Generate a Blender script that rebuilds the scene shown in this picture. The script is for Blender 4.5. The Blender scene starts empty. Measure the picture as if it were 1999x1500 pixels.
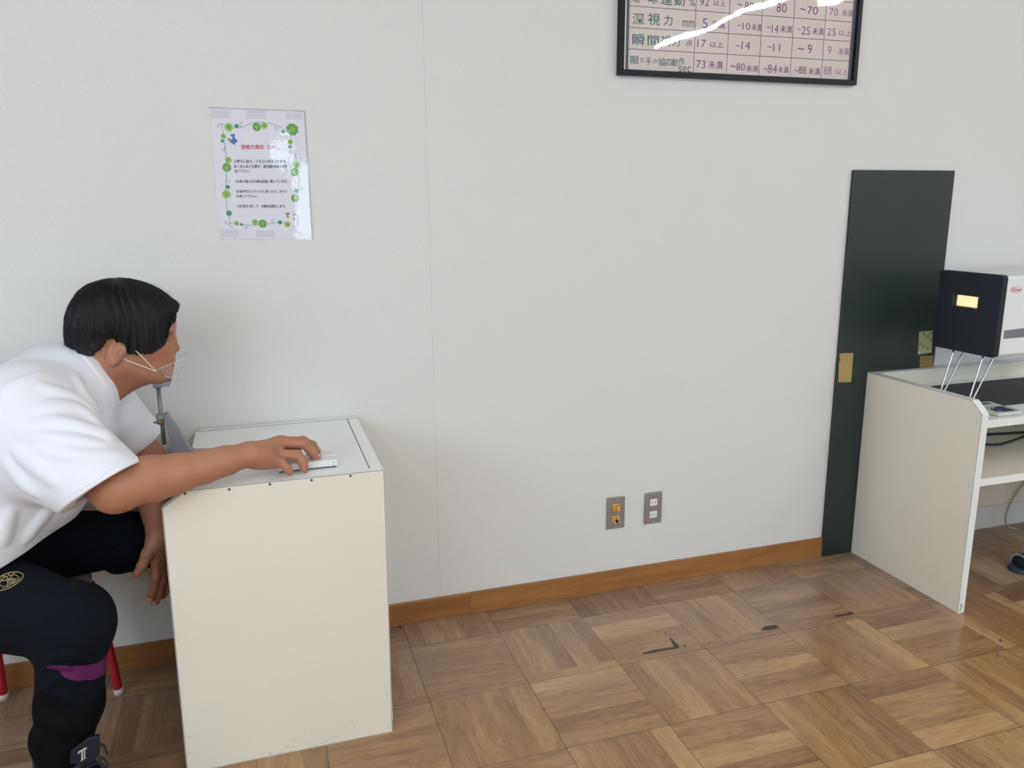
import bpy, bmesh, math, random
import numpy as np
from mathutils import Vector, Matrix
random.seed(7); np.random.seed(7)
SC = bpy.context.scene
COL = SC.collection

# ---------------------------------------------------------------- camera, world, exposure
IW, IH = 1999.0, 1500.0
CAM_F = 1553.74
CAM_P = np.array([0.0, -2.457, 1.3834])
CAM_R = np.array([0.95238001, -0.30481316, -0.00782616])
CAM_U = np.array([0.07402507, 0.20623793, 0.9756978])
CAM_D = np.array([0.29579148, 0.92981442, -0.2189807])
cd = bpy.data.cameras.new('camera'); cam = bpy.data.objects.new('camera', cd); COL.objects.link(cam)
cd.sensor_width = 36.0; cd.lens = CAM_F / IW * 36.0; cd.clip_start = .05
cam.matrix_world = Matrix(((CAM_R[0], CAM_U[0], -CAM_D[0], CAM_P[0]), (CAM_R[1], CAM_U[1], -CAM_D[1], CAM_P[1]),
                           (CAM_R[2], CAM_U[2], -CAM_D[2], CAM_P[2]), (0, 0, 0, 1)))
SC.camera = cam
SC.view_settings.view_transform = 'Standard'; SC.view_settings.look = 'None'
SC.view_settings.gamma = 1.0; SC.view_settings.use_curve_mapping = False
SC.view_settings.exposure = -0.12
SC.cycles.max_bounces = 10; SC.cycles.diffuse_bounces = 6; SC.cycles.transparent_max_bounces = 12
SC.cycles.caustics_reflective = False; SC.cycles.caustics_refractive = False
SC.cycles.sample_clamp_indirect = 6.0
W = bpy.data.worlds.new('world'); SC.world = W; W.use_nodes = True
W.node_tree.nodes['Background'].inputs[0].default_value = (0.71, 0.865, 1.0, 1)
W.node_tree.nodes['Background'].inputs[1].default_value = 6.0

ROOM = dict(x0=-2.5, x1=6.2, y0=-6.5, z1=2.75)
WINDOWS = [(0.40, 2.9, .85, 2.10), (3.5, 5.4, .85, 2.10)]   # x0,x1,z0,z1 in the wall behind the camera
def portal(i, x0, x1, z0, z1):
    l = bpy.data.lights.new('daylight_portal', 'AREA'); l.shape = 'RECTANGLE'; l.size = x1 - x0; l.size_y = z1 - z0
    l.cycles.is_portal = True
    o = bpy.data.objects.new('daylight_portal', l); COL.objects.link(o)
    o.location = ((x0 + x1) / 2, ROOM['y0'] - .03, (z0 + z1) / 2); o.rotation_euler = (math.radians(90), 0, 0)
for i, w in enumerate(WINDOWS): portal(i, *w)
ADDED_WINDOW = (-6.1, -1.7, 1.25, 2.55)          # y0,y1,z0,z1 in the left wall; unseen, added for light from the left
l = bpy.data.lights.new('daylight_portal', 'AREA'); l.shape = 'RECTANGLE'; l.size = 1.3; l.size_y = 4.4; l.cycles.is_portal = True
o = bpy.data.objects.new('daylight_portal', l); COL.objects.link(o); o.location = (ROOM['x0'] - .03, -3.9, 1.90); o.rotation_euler = (0, math.radians(-90), 0)

# ---------------------------------------------------------------- measuring helpers (photo pixel -> place)
def ray(u, v):
    d = CAM_R * (u - IW / 2) / CAM_F - CAM_U * (v - IH / 2) / CAM_F + CAM_D
    return d / np.linalg.norm(d)
def oy(u, v, y): d = ray(u, v); return CAM_P + d * ((y - CAM_P[1]) / d[1])
def oz(u, v, z): d = ray(u, v); return CAM_P + d * ((z - CAM_P[2]) / d[2])
def ox(u, v, x): d = ray(u, v); return CAM_P + d * ((x - CAM_P[0]) / d[0])

# ---------------------------------------------------------------- materials
def lin(c): return tuple(((x / 255) / 12.92 if x / 255 <= .04045 else ((x / 255 + .055) / 1.055) ** 2.4) for x in c) + (1,)
def mat(name, rgb, rough=.6, metal=0.0, spec=.5, coat=0.0, bump=None, var=None, emit=None, sheen=0.0, aniso=None):
    m = bpy.data.materials.new(name); m.use_nodes = True; nt = m.node_tree; b = nt.nodes['Principled BSDF']
    c = lin(rgb)
    b.inputs['Base Color'].default_value = c; b.inputs['Roughness'].default_value = rough
    b.inputs['Metallic'].default_value = metal; b.inputs['Specular IOR Level'].default_value = spec
    b.inputs['Coat Weight'].default_value = coat; b.inputs['Coat Roughness'].default_value = .08
    b.inputs['Sheen Weight'].default_value = sheen
    tc = nt.nodes.new('ShaderNodeTexCoord')
    if var:                                     # (scale, amount, second colour)
        n = nt.nodes.new('ShaderNodeTexNoise'); n.inputs['Scale'].default_value = var[0]; n.inputs['Detail'].default_value = 4
        r = nt.nodes.new('ShaderNodeMapRange'); r.inputs[1].default_value = .35; r.inputs[2].default_value = .7; r.inputs[4].default_value = var[1]
        x = nt.nodes.new('ShaderNodeMix'); x.data_type = 'RGBA'; x.inputs[6].default_value = c; x.inputs[7].default_value = lin(var[2])
        nt.links.new(tc.outputs['Object'], n.inputs['Vector']); nt.links.new(n.outputs[0], r.inputs[0]); nt.links.new(r.outputs[0], x.inputs[0])
        nt.links.new(x.outputs[2], b.inputs['Base Color'])
    if bump:                                    # (scale, strength, distance[, stretch])
        n = nt.nodes.new('ShaderNodeTexNoise'); n.inputs['Scale'].default_value = bump[0]; n.inputs['Detail'].default_value = 3
        mp = nt.nodes.new('ShaderNodeMapping'); mp.inputs['Scale'].default_value = bump[3] if len(bump) > 3 else (1, 1, 1)
        q = nt.nodes.new('ShaderNodeBump'); q.inputs['Strength'].default_value = bump[1]; q.inputs['Distance'].default_value = bump[2]
        nt.links.new(tc.outputs['Object'], mp.inputs[0]); nt.links.new(mp.outputs[0], n.inputs['Vector'])
        nt.links.new(n.outputs[0], q.inputs['Height']); nt.links.new(q.outputs[0], b.inputs['Normal'])
    if emit:
        b.inputs['Emission Color'].default_value = lin(emit[0]); b.inputs['Emission Strength'].default_value = emit[1]
    return m

def wall_material():
    m = mat('wallpaper', (222, 223, 221), .75, spec=.25)
    nt = m.node_tree; b = nt.nodes['Principled BSDF']; tc = nt.nodes.new('ShaderNodeTexCoord')
    hs = []
    for sc in ((140, 140, 900), (900, 140, 160)):            # woven vinyl: fine threads both ways
        mp = nt.nodes.new('ShaderNodeMapping'); mp.inputs['Scale'].default_value = sc
        n = nt.nodes.new('ShaderNodeTexNoise'); n.inputs['Scale'].default_value = 1; n.inputs['Detail'].default_value = 2
        nt.links.new(tc.outputs['Object'], mp.inputs[0]); nt.links.new(mp.outputs[0], n.inputs['Vector']); hs.append(n)
    a = nt.nodes.new('ShaderNodeMath'); a.operation = 'ADD'
    nt.links.new(hs[0].outputs[0], a.inputs[0]); nt.links.new(hs[1].outputs[0], a.inputs[1])
    q = nt.nodes.new('ShaderNodeBump'); q.inputs['Strength'].default_value = .45; q.inputs['Distance'].default_value = .0012
    nt.links.new(a.outputs[0], q.inputs['Height']); nt.links.new(q.outputs[0], b.inputs['Normal'])
    r = nt.nodes.new('ShaderNodeMapRange'); r.inputs[1].default_value = .7; r.inputs[2].default_value = 1.3
    r.inputs[3].default_value = .93; r.inputs[4].default_value = 1.04
    v = nt.nodes.new('ShaderNodeVectorMath'); v.operation = 'SCALE'; v.inputs[0].default_value = lin((222, 223, 221))[:3]
    nt.links.new(a.outputs[0], r.inputs[0]); nt.links.new(r.outputs[0], v.inputs['Scale']); nt.links.new(v.outputs[0], b.inputs['Base Color'])
    return m

def wood_material(name, ramp, attr=True, gloss=.28, coat=.35, ulen=4.0, vlen=70.0, worn=False):
    m = bpy.data.materials.new(name); m.use_nodes = True; nt = m.node_tree; b = nt.nodes['Principled BSDF']; L = nt.links
    N = nt.nodes.new
    uv = N('ShaderNodeUVMap'); uv.uv_map = 'grain'
    at = N('ShaderNodeAttribute'); at.attribute_name = 'tone'
    off = N('ShaderNodeVectorMath'); off.operation = 'ADD'
    comb = N('ShaderNodeCombineXYZ'); m1 = N('ShaderNodeMath'); m1.operation = 'MULTIPLY'; m1.inputs[1].default_value = 37.0
    L.new(at.outputs['Fac'], m1.inputs[0]); L.new(m1.outputs[0], comb.inputs[2]); L.new(m1.outputs[0], comb.inputs[0])
    L.new(uv.outputs[0], off.inputs[0]); L.new(comb.outputs[0], off.inputs[1])
    def noise(sc, detail=4, dist=0.0, rough=.55):
        mp = N('ShaderNodeMapping'); mp.inputs['Scale'].default_value = sc
        n = N('ShaderNodeTexNoise'); n.inputs['Scale'].default_value = 1; n.inputs['Detail'].default_value = detail
        n.inputs['Distortion'].default_value = dist; n.inputs['Roughness'].default_value = rough
        L.new(off.outputs[0], mp.inputs[0]); L.new(mp.outputs[0], n.inputs['Vector']); return n
    fine = noise((ulen * 2.2, vlen * 4.5, 1), 5, .2)
    broad = noise((ulen * .9, vlen * .35, 1), 3, .6)
    # cathedral figure: rings of a stretched noise
    ring = noise((ulen * .8, vlen * .22, 1), 1.5, .3)
    mu = N('ShaderNodeMath'); mu.operation = 'MULTIPLY'; mu.inputs[1].default_value = 75.0; L.new(ring.outputs[0], mu.inputs[0])
    sn = N('ShaderNodeMath'); sn.operation = 'SINE'; L.new(mu.outputs[0], sn.inputs[0])
    rr = N('ShaderNodeMapRange'); rr.inputs[1].default_value = .2; rr.inputs[2].default_value = 1.0; L.new(sn.outputs[0], rr.inputs[0])
    # tone + broad + fine
    def math_(op, a, bb):
        k = N('ShaderNodeMath'); k.operation = op
        for i, z in enumerate((a, bb)):
            if isinstance(z, (int, float)): k.inputs[i].default_value = z
            else: L.new(z, k.inputs[i])
        return k.outputs[0]
    t = math_('MULTIPLY', at.outputs['Fac'], .62)
    t = math_('ADD', t, math_('MULTIPLY', math_('SUBTRACT', broad.outputs[0], .5), .75))
    t = math_('ADD', t, math_('MULTIPLY', math_('SUBTRACT', fine.outputs[0], .5), .55))
    t = math_('SUBTRACT', t, math_('MULTIPLY', rr.outputs[0], .10))
    t = math_('ADD', t, .2)
    cr = N('ShaderNodeValToRGB'); e = cr.color_ramp.elements
    e[0].position = ramp[0][0]; e[0].color = lin(ramp[0][1]); e[1].position = ramp[-1][0]; e[1].color = lin(ramp[-1][1])
    for p_, c_ in ramp[1:-1]: k = e.new(p_); k.color = lin(c_)
    L.new(t, cr.inputs[0]); col = cr.outputs[0]
    if worn:
        tc = N('ShaderNodeTexCoord'); sx = N('ShaderNodeSeparateXYZ'); L.new(tc.outputs['Object'], sx.inputs[0])
        nz = N('ShaderNodeTexNoise'); nz.inputs['Scale'].default_value = 3.2; nz.inputs['Detail'].default_value = 5
        L.new(tc.outputs['Object'], nz.inputs['Vector'])
        # varnish worn thin and grey along the wall
        w_ = math_('ADD', sx.outputs[1], math_('MULTIPLY', math_('SUBTRACT', nz.outputs[0], .5), .9))
        mr = N('ShaderNodeMapRange'); mr.inputs[1].default_value = -.75; mr.inputs[2].default_value = -.15; mr.inputs[4].default_value = .55; L.new(w_, mr.inputs[0])
        mx = N('ShaderNodeMix'); mx.data_type = 'RGBA'; L.new(mr.outputs[0], mx.inputs[0]); L.new(col, mx.inputs[6])
        hs = N('ShaderNodeHueSaturation'); hs.inputs['Saturation'].default_value = .55; hs.inputs['Value'].default_value = .86; L.new(col, hs.inputs['Color'])
        L.new(hs.outputs[0], mx.inputs[7]); col = mx.outputs[2]
        # dark joints between the blocks, faint ones between the strips
        jt = N('ShaderNodeAttribute'); jt.attribute_name = 'joint_uv'
        jx = N('ShaderNodeSeparateXYZ'); ju = N('ShaderNodeUVMap'); ju.uv_map = 'joint'; L.new(ju.outputs[0], jx.inputs[0])
        d1 = N('ShaderNodeMapRange'); d1.inputs[1].default_value = .0002; d1.inputs[2].default_value = .0018; d1.inputs[3].default_value = .28; d1.inputs[4].default_value = 1; L.new(jx.outputs[0], d1.inputs[0])
        d2 = N('ShaderNodeMapRange'); d2.inputs[1].default_value = .0001; d2.inputs[2].default_value = .0008; d2.inputs[3].default_value = .78; d2.inputs[4].default_value = 1; L.new(jx.outputs[1], d2.inputs[0])
        dd = math_('MULTIPLY', d1.outputs[0], d2.outputs[0])
        # small dark marks
        nm = N('ShaderNodeTexNoise'); nm.inputs['Scale'].default_value = 26; nm.inputs['Detail'].default_value = 2; L.new(off.outputs[0], nm.inputs['Vector'])
        mk = N('ShaderNodeMapRange'); mk.inputs[1].default_value = .74; mk.inputs[2].default_value = .80; mk.inputs[3].default_value = 1; mk.inputs[4].default_value = .6; L.new(nm.outputs[0], mk.inputs[0])
        dd = math_('MULTIPLY', dd, mk.outputs[0])
        vs = N('ShaderNodeVectorMath'); vs.operation = 'SCALE'; L.new(col, vs.inputs[0]); L.new(dd, vs.inputs['Scale']); col = vs.outputs[0]
        rg = N('ShaderNodeMapRange'); rg.inputs[1].default_value = 0; rg.inputs[2].default_value = .55; rg.inputs[3].default_value = gloss; rg.inputs[4].default_value = gloss + .16
        L.new(mr.outputs[0], rg.inputs[0]); L.new(rg.outputs[0], b.inputs['Roughness'])
    else:
        b.inputs['Roughness'].default_value = gloss
    L.new(col, b.inputs['Base Color'])
    b.inputs['Coat Weight'].default_value = coat; b.inputs['Coat Roughness'].default_value = .1
    bp = N('ShaderNodeBump'); bp.inputs['Strength'].default_value = .12; bp.inputs['Distance'].default_value = .0006
    L.new(fine.outputs[0], bp.inputs['Height']); L.new(bp.outputs[0], b.inputs['Normal'])
    return m

def film_material(name, bump=.0, scale=30, gl=.03, tint=(1, 1, 1, 1), ior=1.5, haze=0.0):
    m = bpy.data.materials.new(name); m.use_nodes = True; nt = m.node_tree; nt.nodes.clear(); N = nt.nodes.new; L = nt.links
    o = N('ShaderNodeOutputMaterial'); mx = N('ShaderNodeMixShader'); t = N('ShaderNodeBsdfTransparent'); g = N('ShaderNodeBsdfGlossy')
    t.inputs[0].default_value = tint; g.inputs['Roughness'].default_value = gl; f = N('ShaderNodeFresnel'); f.inputs[0].default_value = ior
    ge = N('ShaderNodeNewGeometry'); iv = N('ShaderNodeMath'); iv.operation = 'SUBTRACT'; iv.inputs[0].default_value = 1.0; L.new(ge.outputs['Backfacing'], iv.inputs[1])
    fm = N('ShaderNodeMath'); fm.operation = 'MULTIPLY'; L.new(f.outputs[0], fm.inputs[0]); L.new(iv.outputs[0], fm.inputs[1])
    L.new(fm.outputs[0], mx.inputs[0]); L.new(t.outputs[0], mx.inputs[1]); L.new(g.outputs[0], mx.inputs[2])
    out = mx.outputs[0]
    if haze:
        d = N('ShaderNodeBsdfDiffuse'); d.inputs[0].default_value = (.85, .86, .88, 1); m2 = N('ShaderNodeMixShader'); m2.inputs[0].default_value = haze
        L.new(mx.outputs[0], m2.inputs[1]); L.new(d.outputs[0], m2.inputs[2]); out = m2.outputs[0]
    L.new(out, o.inputs[0])
    if bump:
        tc = N('ShaderNodeTexCoord'); n = N('ShaderNodeTexNoise'); n.inputs['Scale'].default_value = scale; n.inputs['Detail'].default_value = 3
        b = N('ShaderNodeBump'); b.inputs['Strength'].default_value = 1; b.inputs['Distance'].default_value = bump
        L.new(tc.outputs['Object'], n.inputs['Vector']); L.new(n.outputs[0], b.inputs['Height']); L.new(b.outputs[0], g.inputs['Normal'])
    return m

M = {}
M['wall'] = wall_material()
M['plain'] = mat('painted_plaster', (216, 217, 215), .8, spec=.2)
M['ceil'] = mat('ceiling_board', (230, 226, 220), .85, spec=.1, bump=(60, .3, .002))
M['seam'] = mat('paper_joint', (188, 190, 188), .8)
M['laminate'] = mat('cream_laminate', (226, 222, 209), .42, spec=.4, var=(2.2, .5, (218, 214, 200)), bump=(900, .05, .0002))
M['white'] = mat('white_laminate', (234, 239, 237), .35, spec=.5, coat=.6, var=(3, .4, (224, 229, 226)))
M['joint'] = mat('dark_joint', (62, 50, 66), .7)
M['dark_green'] = mat('dark_green_board', (33, 45, 43), .36, spec=.45, var=(5, .6, (38, 51, 49)), bump=(700, .12, .0003))
M['kraft'] = mat('brown_tape', (170, 147, 92), .5, var=(30, .5, (155, 132, 80)))
M['kraft2'] = mat('tan_tape', (146, 116, 68), .55)
M['pale_tape'] = mat('pale_printed_tape', (178, 174, 140), .5)
M['tape_green'] = mat('printed_green', (120, 150, 104), .5)
M['frame_black'] = mat('black_frame', (10, 14, 19), .45, spec=.25)
M['frame_grey'] = mat('frame_inner_grey', (66, 72, 80), .4)
M['frame_white'] = mat('frame_white_edge', (226, 226, 226), .5)
M['chart_paper'] = mat('chart_paper', (214, 203, 199), .8, var=(4, .6, (206, 194, 189)))
M['ink_line'] = mat('purple_rule_ink', (96, 72, 98), .7)
M['ink_green'] = mat('green_marker_ink', (38, 102, 98), .7)
M['ink_purple'] = mat('purple_marker_ink', (112, 62, 118), .7)
M['ink_faded'] = mat('faded_purple_marker_ink', (146, 98, 150), .7)
M['film'] = film_material('clear_sheet', .0007, 4.0, .02, haze=.0, ior=1.33)
M['laminating'] = film_material('laminating_film', .00022, 42, .03, ior=1.75)
M['paper'] = mat('white_paper', (219, 220, 232), .7)
M['paper_tape'] = mat('tape_seen_through_paper', (203, 203, 214), .7)
M['red_ink'] = mat('red_ink', (186, 30, 50), .6); M['black_ink'] = mat('black_ink', (38, 30, 52), .6)
M['leaf1'] = mat('leaf_green', (84, 150, 70), .6); M['leaf2'] = mat('leaf_lime', (142, 182, 70), .6); M['leaf3'] = mat('leaf_dark_green', (36, 132, 90), .6)
M['vine'] = mat('vine_green', (40, 110, 96), .6)
M['pin_blue'] = mat('printed_blue', (38, 100, 180), .6); M['pin_shade'] = mat('printed_grey', (120, 122, 136), .7)
M['steel'] = mat('brushed_steel_plate', (150, 143, 138), .42, metal=.55)
M['ivory'] = mat('ivory_socket', (228, 228, 222), .4); M['amber'] = mat('amber_socket', (214, 160, 84), .4)
M['slot'] = mat('dark_slot', (50, 46, 44), .7); M['nickel'] = mat('nickel', (215, 215, 212), .25, metal=.8)
M['black_plastic'] = mat('black_front_panel', (24, 31, 42), .55, spec=.35, bump=(1500, .15, .0003))
M['cavity'] = mat('dark_inside', (70, 62, 50), .7)
M['case'] = mat('light_grey_case', (222, 228, 228), .4, bump=(800, .1, .0002))
M['grey_window'] = mat('smoked_window', (112, 118, 124), .2)
M['lit'] = mat('backlit_screen', (255, 236, 190), .6, emit=((255, 224, 160), .85))
M['logo_red'] = mat('red_logo', (200, 60, 84), .5)
M['chrome'] = mat('polished_rod', (205, 205, 208), .18, metal=1)
M['rubber_mat'] = mat('black_mat', (36, 42, 50), .6, bump=(500, .2, .0006))
M['calc'] = mat('calculator_body', (192, 198, 186), .45); M['calc_panel'] = mat('calculator_panel', (158, 164, 156), .5)
M['lcd'] = mat('calculator_display', (62, 72, 66), .25); M['key'] = mat('dark_key', (36, 42, 66), .4); M['key_g'] = mat('grey_key', (140, 150, 165), .4); M['key_b'] = mat('blue_key', (70, 130, 190), .4)
M['cable'] = mat('black_cable', (36, 34, 42), .5); M['beige_cable'] = mat('beige_cable', (172, 168, 148), .5)
M['navy_slipper'] = mat('navy_slipper', (42, 62, 92), .8, bump=(400, .4, .001)); M['slipper_sole'] = mat('slipper_sole', (40, 62, 78), .7)
M['piping'] = mat('pale_piping', (190, 200, 190), .7); M['sock'] = mat('dark_sock', (14, 18, 30), .9)
M['enamel'] = mat('grey_enamel', (128, 132, 142), .42, spec=.4); M['enamel2'] = mat('worn_grey_rod', (122, 124, 130), .4, metal=.3)
M['brass'] = mat('dull_brass', (150, 132, 100), .35, metal=.8)
M['remote'] = mat('silver_remote', (224, 226, 226), .4, metal=.15); M['remote_dark'] = mat('remote_dark', (40, 34, 44), .5); M['pink'] = mat('pink_button', (226, 130, 140), .5)
M['red'] = mat('red_enamel', (168, 16, 42), .25, coat=.4); M['cap'] = mat('white_rubber', (214, 208, 196), .6); M['seat'] = mat('seat_board', (188, 176, 158), .5)
M['screw'] = mat('screw_recess', (66, 60, 62), .5)
M['lamp_body'] = mat('lamp_body', (225, 225, 222), .5); M['tube'] = mat('lamp_tube', (255, 244, 226), .5, emit=((250, 252, 255), 70.0))
M['alu'] = mat('window_aluminium', (170, 172, 174), .4, metal=.6)

# ---------------------------------------------------------------- object helpers
def thing(name, label, cat, loc=(0, 0, 0), group=None):
    o = bpy.data.objects.new(name, None); COL.objects.link(o); o.location = Vector(loc); o.empty_display_size = .05
    o['label'] = label; o['category'] = cat
    if group: o['group'] = group
    return o
def origin(o):
    p = Vector((0, 0, 0))
    while o is not None: p += o.location; o = o.parent
    return p
def link(name, me, mats, parent=None, kind=None, label=None, smooth=False):
    for m_ in (mats if isinstance(mats, (list, tuple)) else [mats]): me.materials.append(m_)
    if smooth:
        me.polygons.foreach_set('use_smooth', [True] * len(me.polygons))
    o = bpy.data.objects.new(name, me); COL.objects.link(o)
    if parent is not None:
        me.transform(Matrix.Translation(-origin(parent))); o.parent = parent
    if kind: o['kind'] = kind
    if label: o['label'] = label
    return o
def from_bm(name, bm, mats, parent=None, **k):
    me = bpy.data.meshes.new(name); bm.to_mesh(me); bm.free(); return link(name, me, mats, parent, **k)
def top_thing(o, label, cat, group=None):
    o['label'] = label; o['category'] = cat
    if group: o['group'] = group
    return o
def box(bm, x0, x1, y0, y1, z0, z1, bev=0, mi=0, seg=2):
    t = bmesh.new(); v = [t.verts.new((x, y, z)) for x in (x0, x1) for y in (y0, y1) for z in (z0, z1)]
    for f in ((0, 1, 3, 2), (4, 6, 7, 5), (0, 4, 5, 1), (2, 3, 7, 6), (0, 2, 6, 4), (1, 5, 7, 3)): t.faces.new([v[i] for i in f])
    bmesh.ops.recalc_face_normals(t, faces=t.faces)
    if bev: bmesh.ops.bevel(t, geom=list(t.edges), offset=bev, segments=seg, affect='EDGES', profile=.5)
    merge(bm, t, mi)
def merge(bm, t, mi=0):
    mp = {}
    for v in t.verts: mp[v] = bm.verts.new(v.co)
    for f in t.faces:
        try: g = bm.faces.new([mp[v] for v in f.verts]); g.material_index = mi; g.smooth = f.smooth
        except ValueError: pass
    t.free()
def prism(bm, pts, off, mi=0, bev=0):
    """closed 3-D polygon pts extruded by vector off"""
    t = bmesh.new(); a = [t.verts.new(Vector(p)) for p in pts]; b = [t.verts.new(Vector(p) + Vector(off)) for p in pts]
    t.faces.new(a); t.faces.new(b[::-1]); n = len(pts)
    for i in range(n): t.faces.new((a[i], a[(i + 1) % n], b[(i + 1) % n], b[i]))
    bmesh.ops.recalc_face_normals(t, faces=t.faces)
    if bev: bmesh.ops.bevel(t, geom=list(t.edges), offset=bev, segments=2, affect='EDGES', profile=.5)
    merge(bm, t, mi)
def smooth_path(pts, n=6):
    pts = [np.array(p, float) for p in pts]; out = []
    for i in range(len(pts) - 1):
        p0 = pts[max(i - 1, 0)]; p1 = pts[i]; p2 = pts[i + 1]; p3 = pts[min(i + 2, len(pts) - 1)]
        for k in range(n):
            t = k / n
            out.append(.5 * ((2 * p1) + (-p0 + p2) * t + (2 * p0 - 5 * p1 + 4 * p2 - p3) * t * t + (-p0 + 3 * p1 - 3 * p2 + p3) * t ** 3))
    out.append(pts[-1]); return out
def tube(bm, pts, r, seg=10, mi=0, caps=True):
    pts = [Vector(p) for p in pts]; n = len(pts); rr = r if hasattr(r, '__len__') else [r] * n
    rings = []; up = None
    for i, p in enumerate(pts):
        d = (pts[min(i + 1, n - 1)] - pts[max(i - 1, 0)]).normalized()
        if up is None:
            a = Vector((0, 0, 1)) if abs(d.z) < .9 else Vector((1, 0, 0)); up = d.cross(a).normalized()
        else:
            up = (up - d * up.dot(d)).normalized()
        w = d.cross(up)
        rings.append([bm.verts.new(p + (up * math.cos(2 * math.pi * k / seg) + w * math.sin(2 * math.pi * k / seg)) * rr[i]) for k in range(seg)])
    for i in range(n - 1):
        for k in range(seg):
            f = bm.faces.new((rings[i][k], rings[i][(k + 1) % seg], rings[i + 1][(k + 1) % seg], rings[i + 1][k])); f.material_index = mi; f.smooth = True
    if caps:
        f = bm.faces.new(rings[0][::-1]); f.material_index = mi; f = bm.faces.new(rings[-1]); f.material_index = mi
def cyl(bm, a, b, r, seg=20, mi=0, r2=None): tube(bm, [a, b], [r, r if r2 is None else r2], seg, mi)
def disc(bm, c, r, n, seg=16, mi=0, rz=None):
    n = Vector(n).normalized(); a = n.orthogonal().normalized(); w = n.cross(a)
    f = bm.faces.new([bm.verts.new(Vector(c) + (a * math.cos(2 * math.pi * k / seg) + w * math.sin(2 * math.pi * k / seg)) * r) for k in range(seg)]); f.material_index = mi

_dg = None
def text_polys(s, bold=0.0, shear=0.0):
    """letter shapes as (verts Nx2, faces)"""
    c = bpy.data.curves.new('writing', 'FONT'); c.body = s; c.size = 1; c.offset = bold; c.shear = shear; c.resolution_u = 3
    o = bpy.data.objects.new('writing', c); COL.objects.link(o)
    dg = bpy.context.evaluated_depsgraph_get(); dg.update(); e = o.evaluated_get(dg); me = e.to_mesh()
    v = np.array([x.co[:2] for x in me.vertices]); f = [tuple(p.vertices) for p in me.polygons]
    e.to_mesh_clear(); bpy.data.objects.remove(o); bpy.data.curves.remove(c)
    return v, f
def put_text(bm, s, fn, mi=0, bold=0.0, shear=0.0):
    """fn maps unit square (s,t) of the writing's own bounding box to a 3-D point"""
    v, f = text_polys(s, bold, shear)
    if not len(v): return
    lo = v.min(0); hi = v.max(0); q = (v - lo) / np.maximum(hi - lo, 1e-6)
    vs = [bm.verts.new(fn(a, b)) for a, b in q]
    for p in f:
        try: k = bm.faces.new([vs[i] for i in p]); k.material_index = mi
        except ValueError: pass

# ---------------------------------------------------------------- the room
R_ = ROOM
bm = bmesh.new(); box(bm, R_['x0'], R_['x1'], 0, .12, 0, R_['z1']); wb = from_bm('wall_back', bm, M['wall'], kind='structure')
ya_, yb_, za_, zb_ = ADDED_WINDOW
bm = bmesh.new(); xa_, xb_ = R_['x0'] - .12, R_['x0']
for q in ((R_['y0'], ya_, 0, R_['z1']), (yb_, .12, 0, R_['z1']), (ya_, yb_, 0, za_), (ya_, yb_, zb_, R_['z1'])): box(bm, xa_, xb_, *q)
from_bm('wall_left', bm, M['plain'], kind='structure')
bm = bmesh.new()
for q in ((ya_, yb_, za_, za_ + .035), (ya_, yb_, zb_ - .035, zb_), (ya_, ya_ + .035, za_, zb_), (yb_ - .035, yb_, za_, zb_), ((ya_ + yb_) / 2 - .025, (ya_ + yb_) / 2 + .025, za_, zb_)): box(bm, xa_ + .03, xa_ + .08, *q)
from_bm('window_3', bm, M['alu'], kind='structure')  # frame of the window added to brighten the right desk's side
bm = bmesh.new(); box(bm, R_['x1'], R_['x1'] + .12, R_['y0'], .12, 0, R_['z1']); from_bm('wall_right', bm, M['plain'], kind='structure')
bm = bmesh.new(); box(bm, R_['x0'] - .12, R_['x1'] + .12, R_['y0'] - .12, .12, R_['z1'], R_['z1'] + .1); from_bm('ceiling', bm, M['ceil'], kind='structure')
bm = bmesh.new(); xs = [R_['x0'] - .12] + [v for w in sorted(WINDOWS) for v in w[:2]] + [R_['x1'] + .12]
y0, y1 = R_['y0'] - .12, R_['y0']
for i in range(0, len(xs), 2): box(bm, xs[i], xs[i + 1], y0, y1, 0, R_['z1'])
for w in WINDOWS: box(bm, w[0], w[1], y0, y1, 0, w[2]); box(bm, w[0], w[1], y0, y1, w[3], R_['z1'])
from_bm('wall_front', bm, M['plain'], kind='structure')
for i, w in enumerate(sorted(WINDOWS)):
    bm = bmesh.new(); t = .035
    for a, b, c, d in ((w[0], w[1], w[2], w[2] + t), (w[0], w[1], w[3] - t, w[3]), (w[0], w[0] + t, w[2], w[3]), (w[1] - t, w[1], w[2], w[3]), ((w[0] + w[1]) / 2 - .025, (w[0] + w[1]) / 2 + .025, w[2], w[3])):
        box(bm, a, b, y0 + .03, y0 + .08, c, d)
    from_bm('window_%d' % (i + 1), bm, M['alu'], kind='structure')
# baseboard, with the joint of the wallpaper above it
M['skirting'] = wood_material('skirting_wood', [(0.0, (108, 68, 32)), (.5, (150, 102, 54)), (1.0, (178, 130, 76))], gloss=.4, coat=.15, ulen=1.2, vlen=40)
def wood_box_mesh(name, boxes, m, parent=None, kind=None):
    bm = bmesh.new(); uv = bm.loops.layers.uv.new('grain'); tl = bm.faces.layers.float.new('tone')
    for (x0, x1, y0, y1, z0, z1, tone) in boxes:
        t = bmesh.new(); box(t, x0, x1, y0, y1, z0, z1, .0015)
        mp = {v: bm.verts.new(v.co) for v in t.verts}
        for f in t.faces:
            g = bm.faces.new([mp[v] for v in f.verts]); g[tl] = tone
            for l in g.loops: l[uv].uv = (l.vert.co.x, l.vert.co.z)
        t.free()
    return from_bm(name, bm, m, parent, kind=kind)
wood_box_mesh('baseboard_back', [(R_['x0'], .62, -.010, 0, 0, .0799, .35), (.62, 2.0745, -.010, 0, 0, .0799, .55)], M['skirting'], kind='structure')
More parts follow.
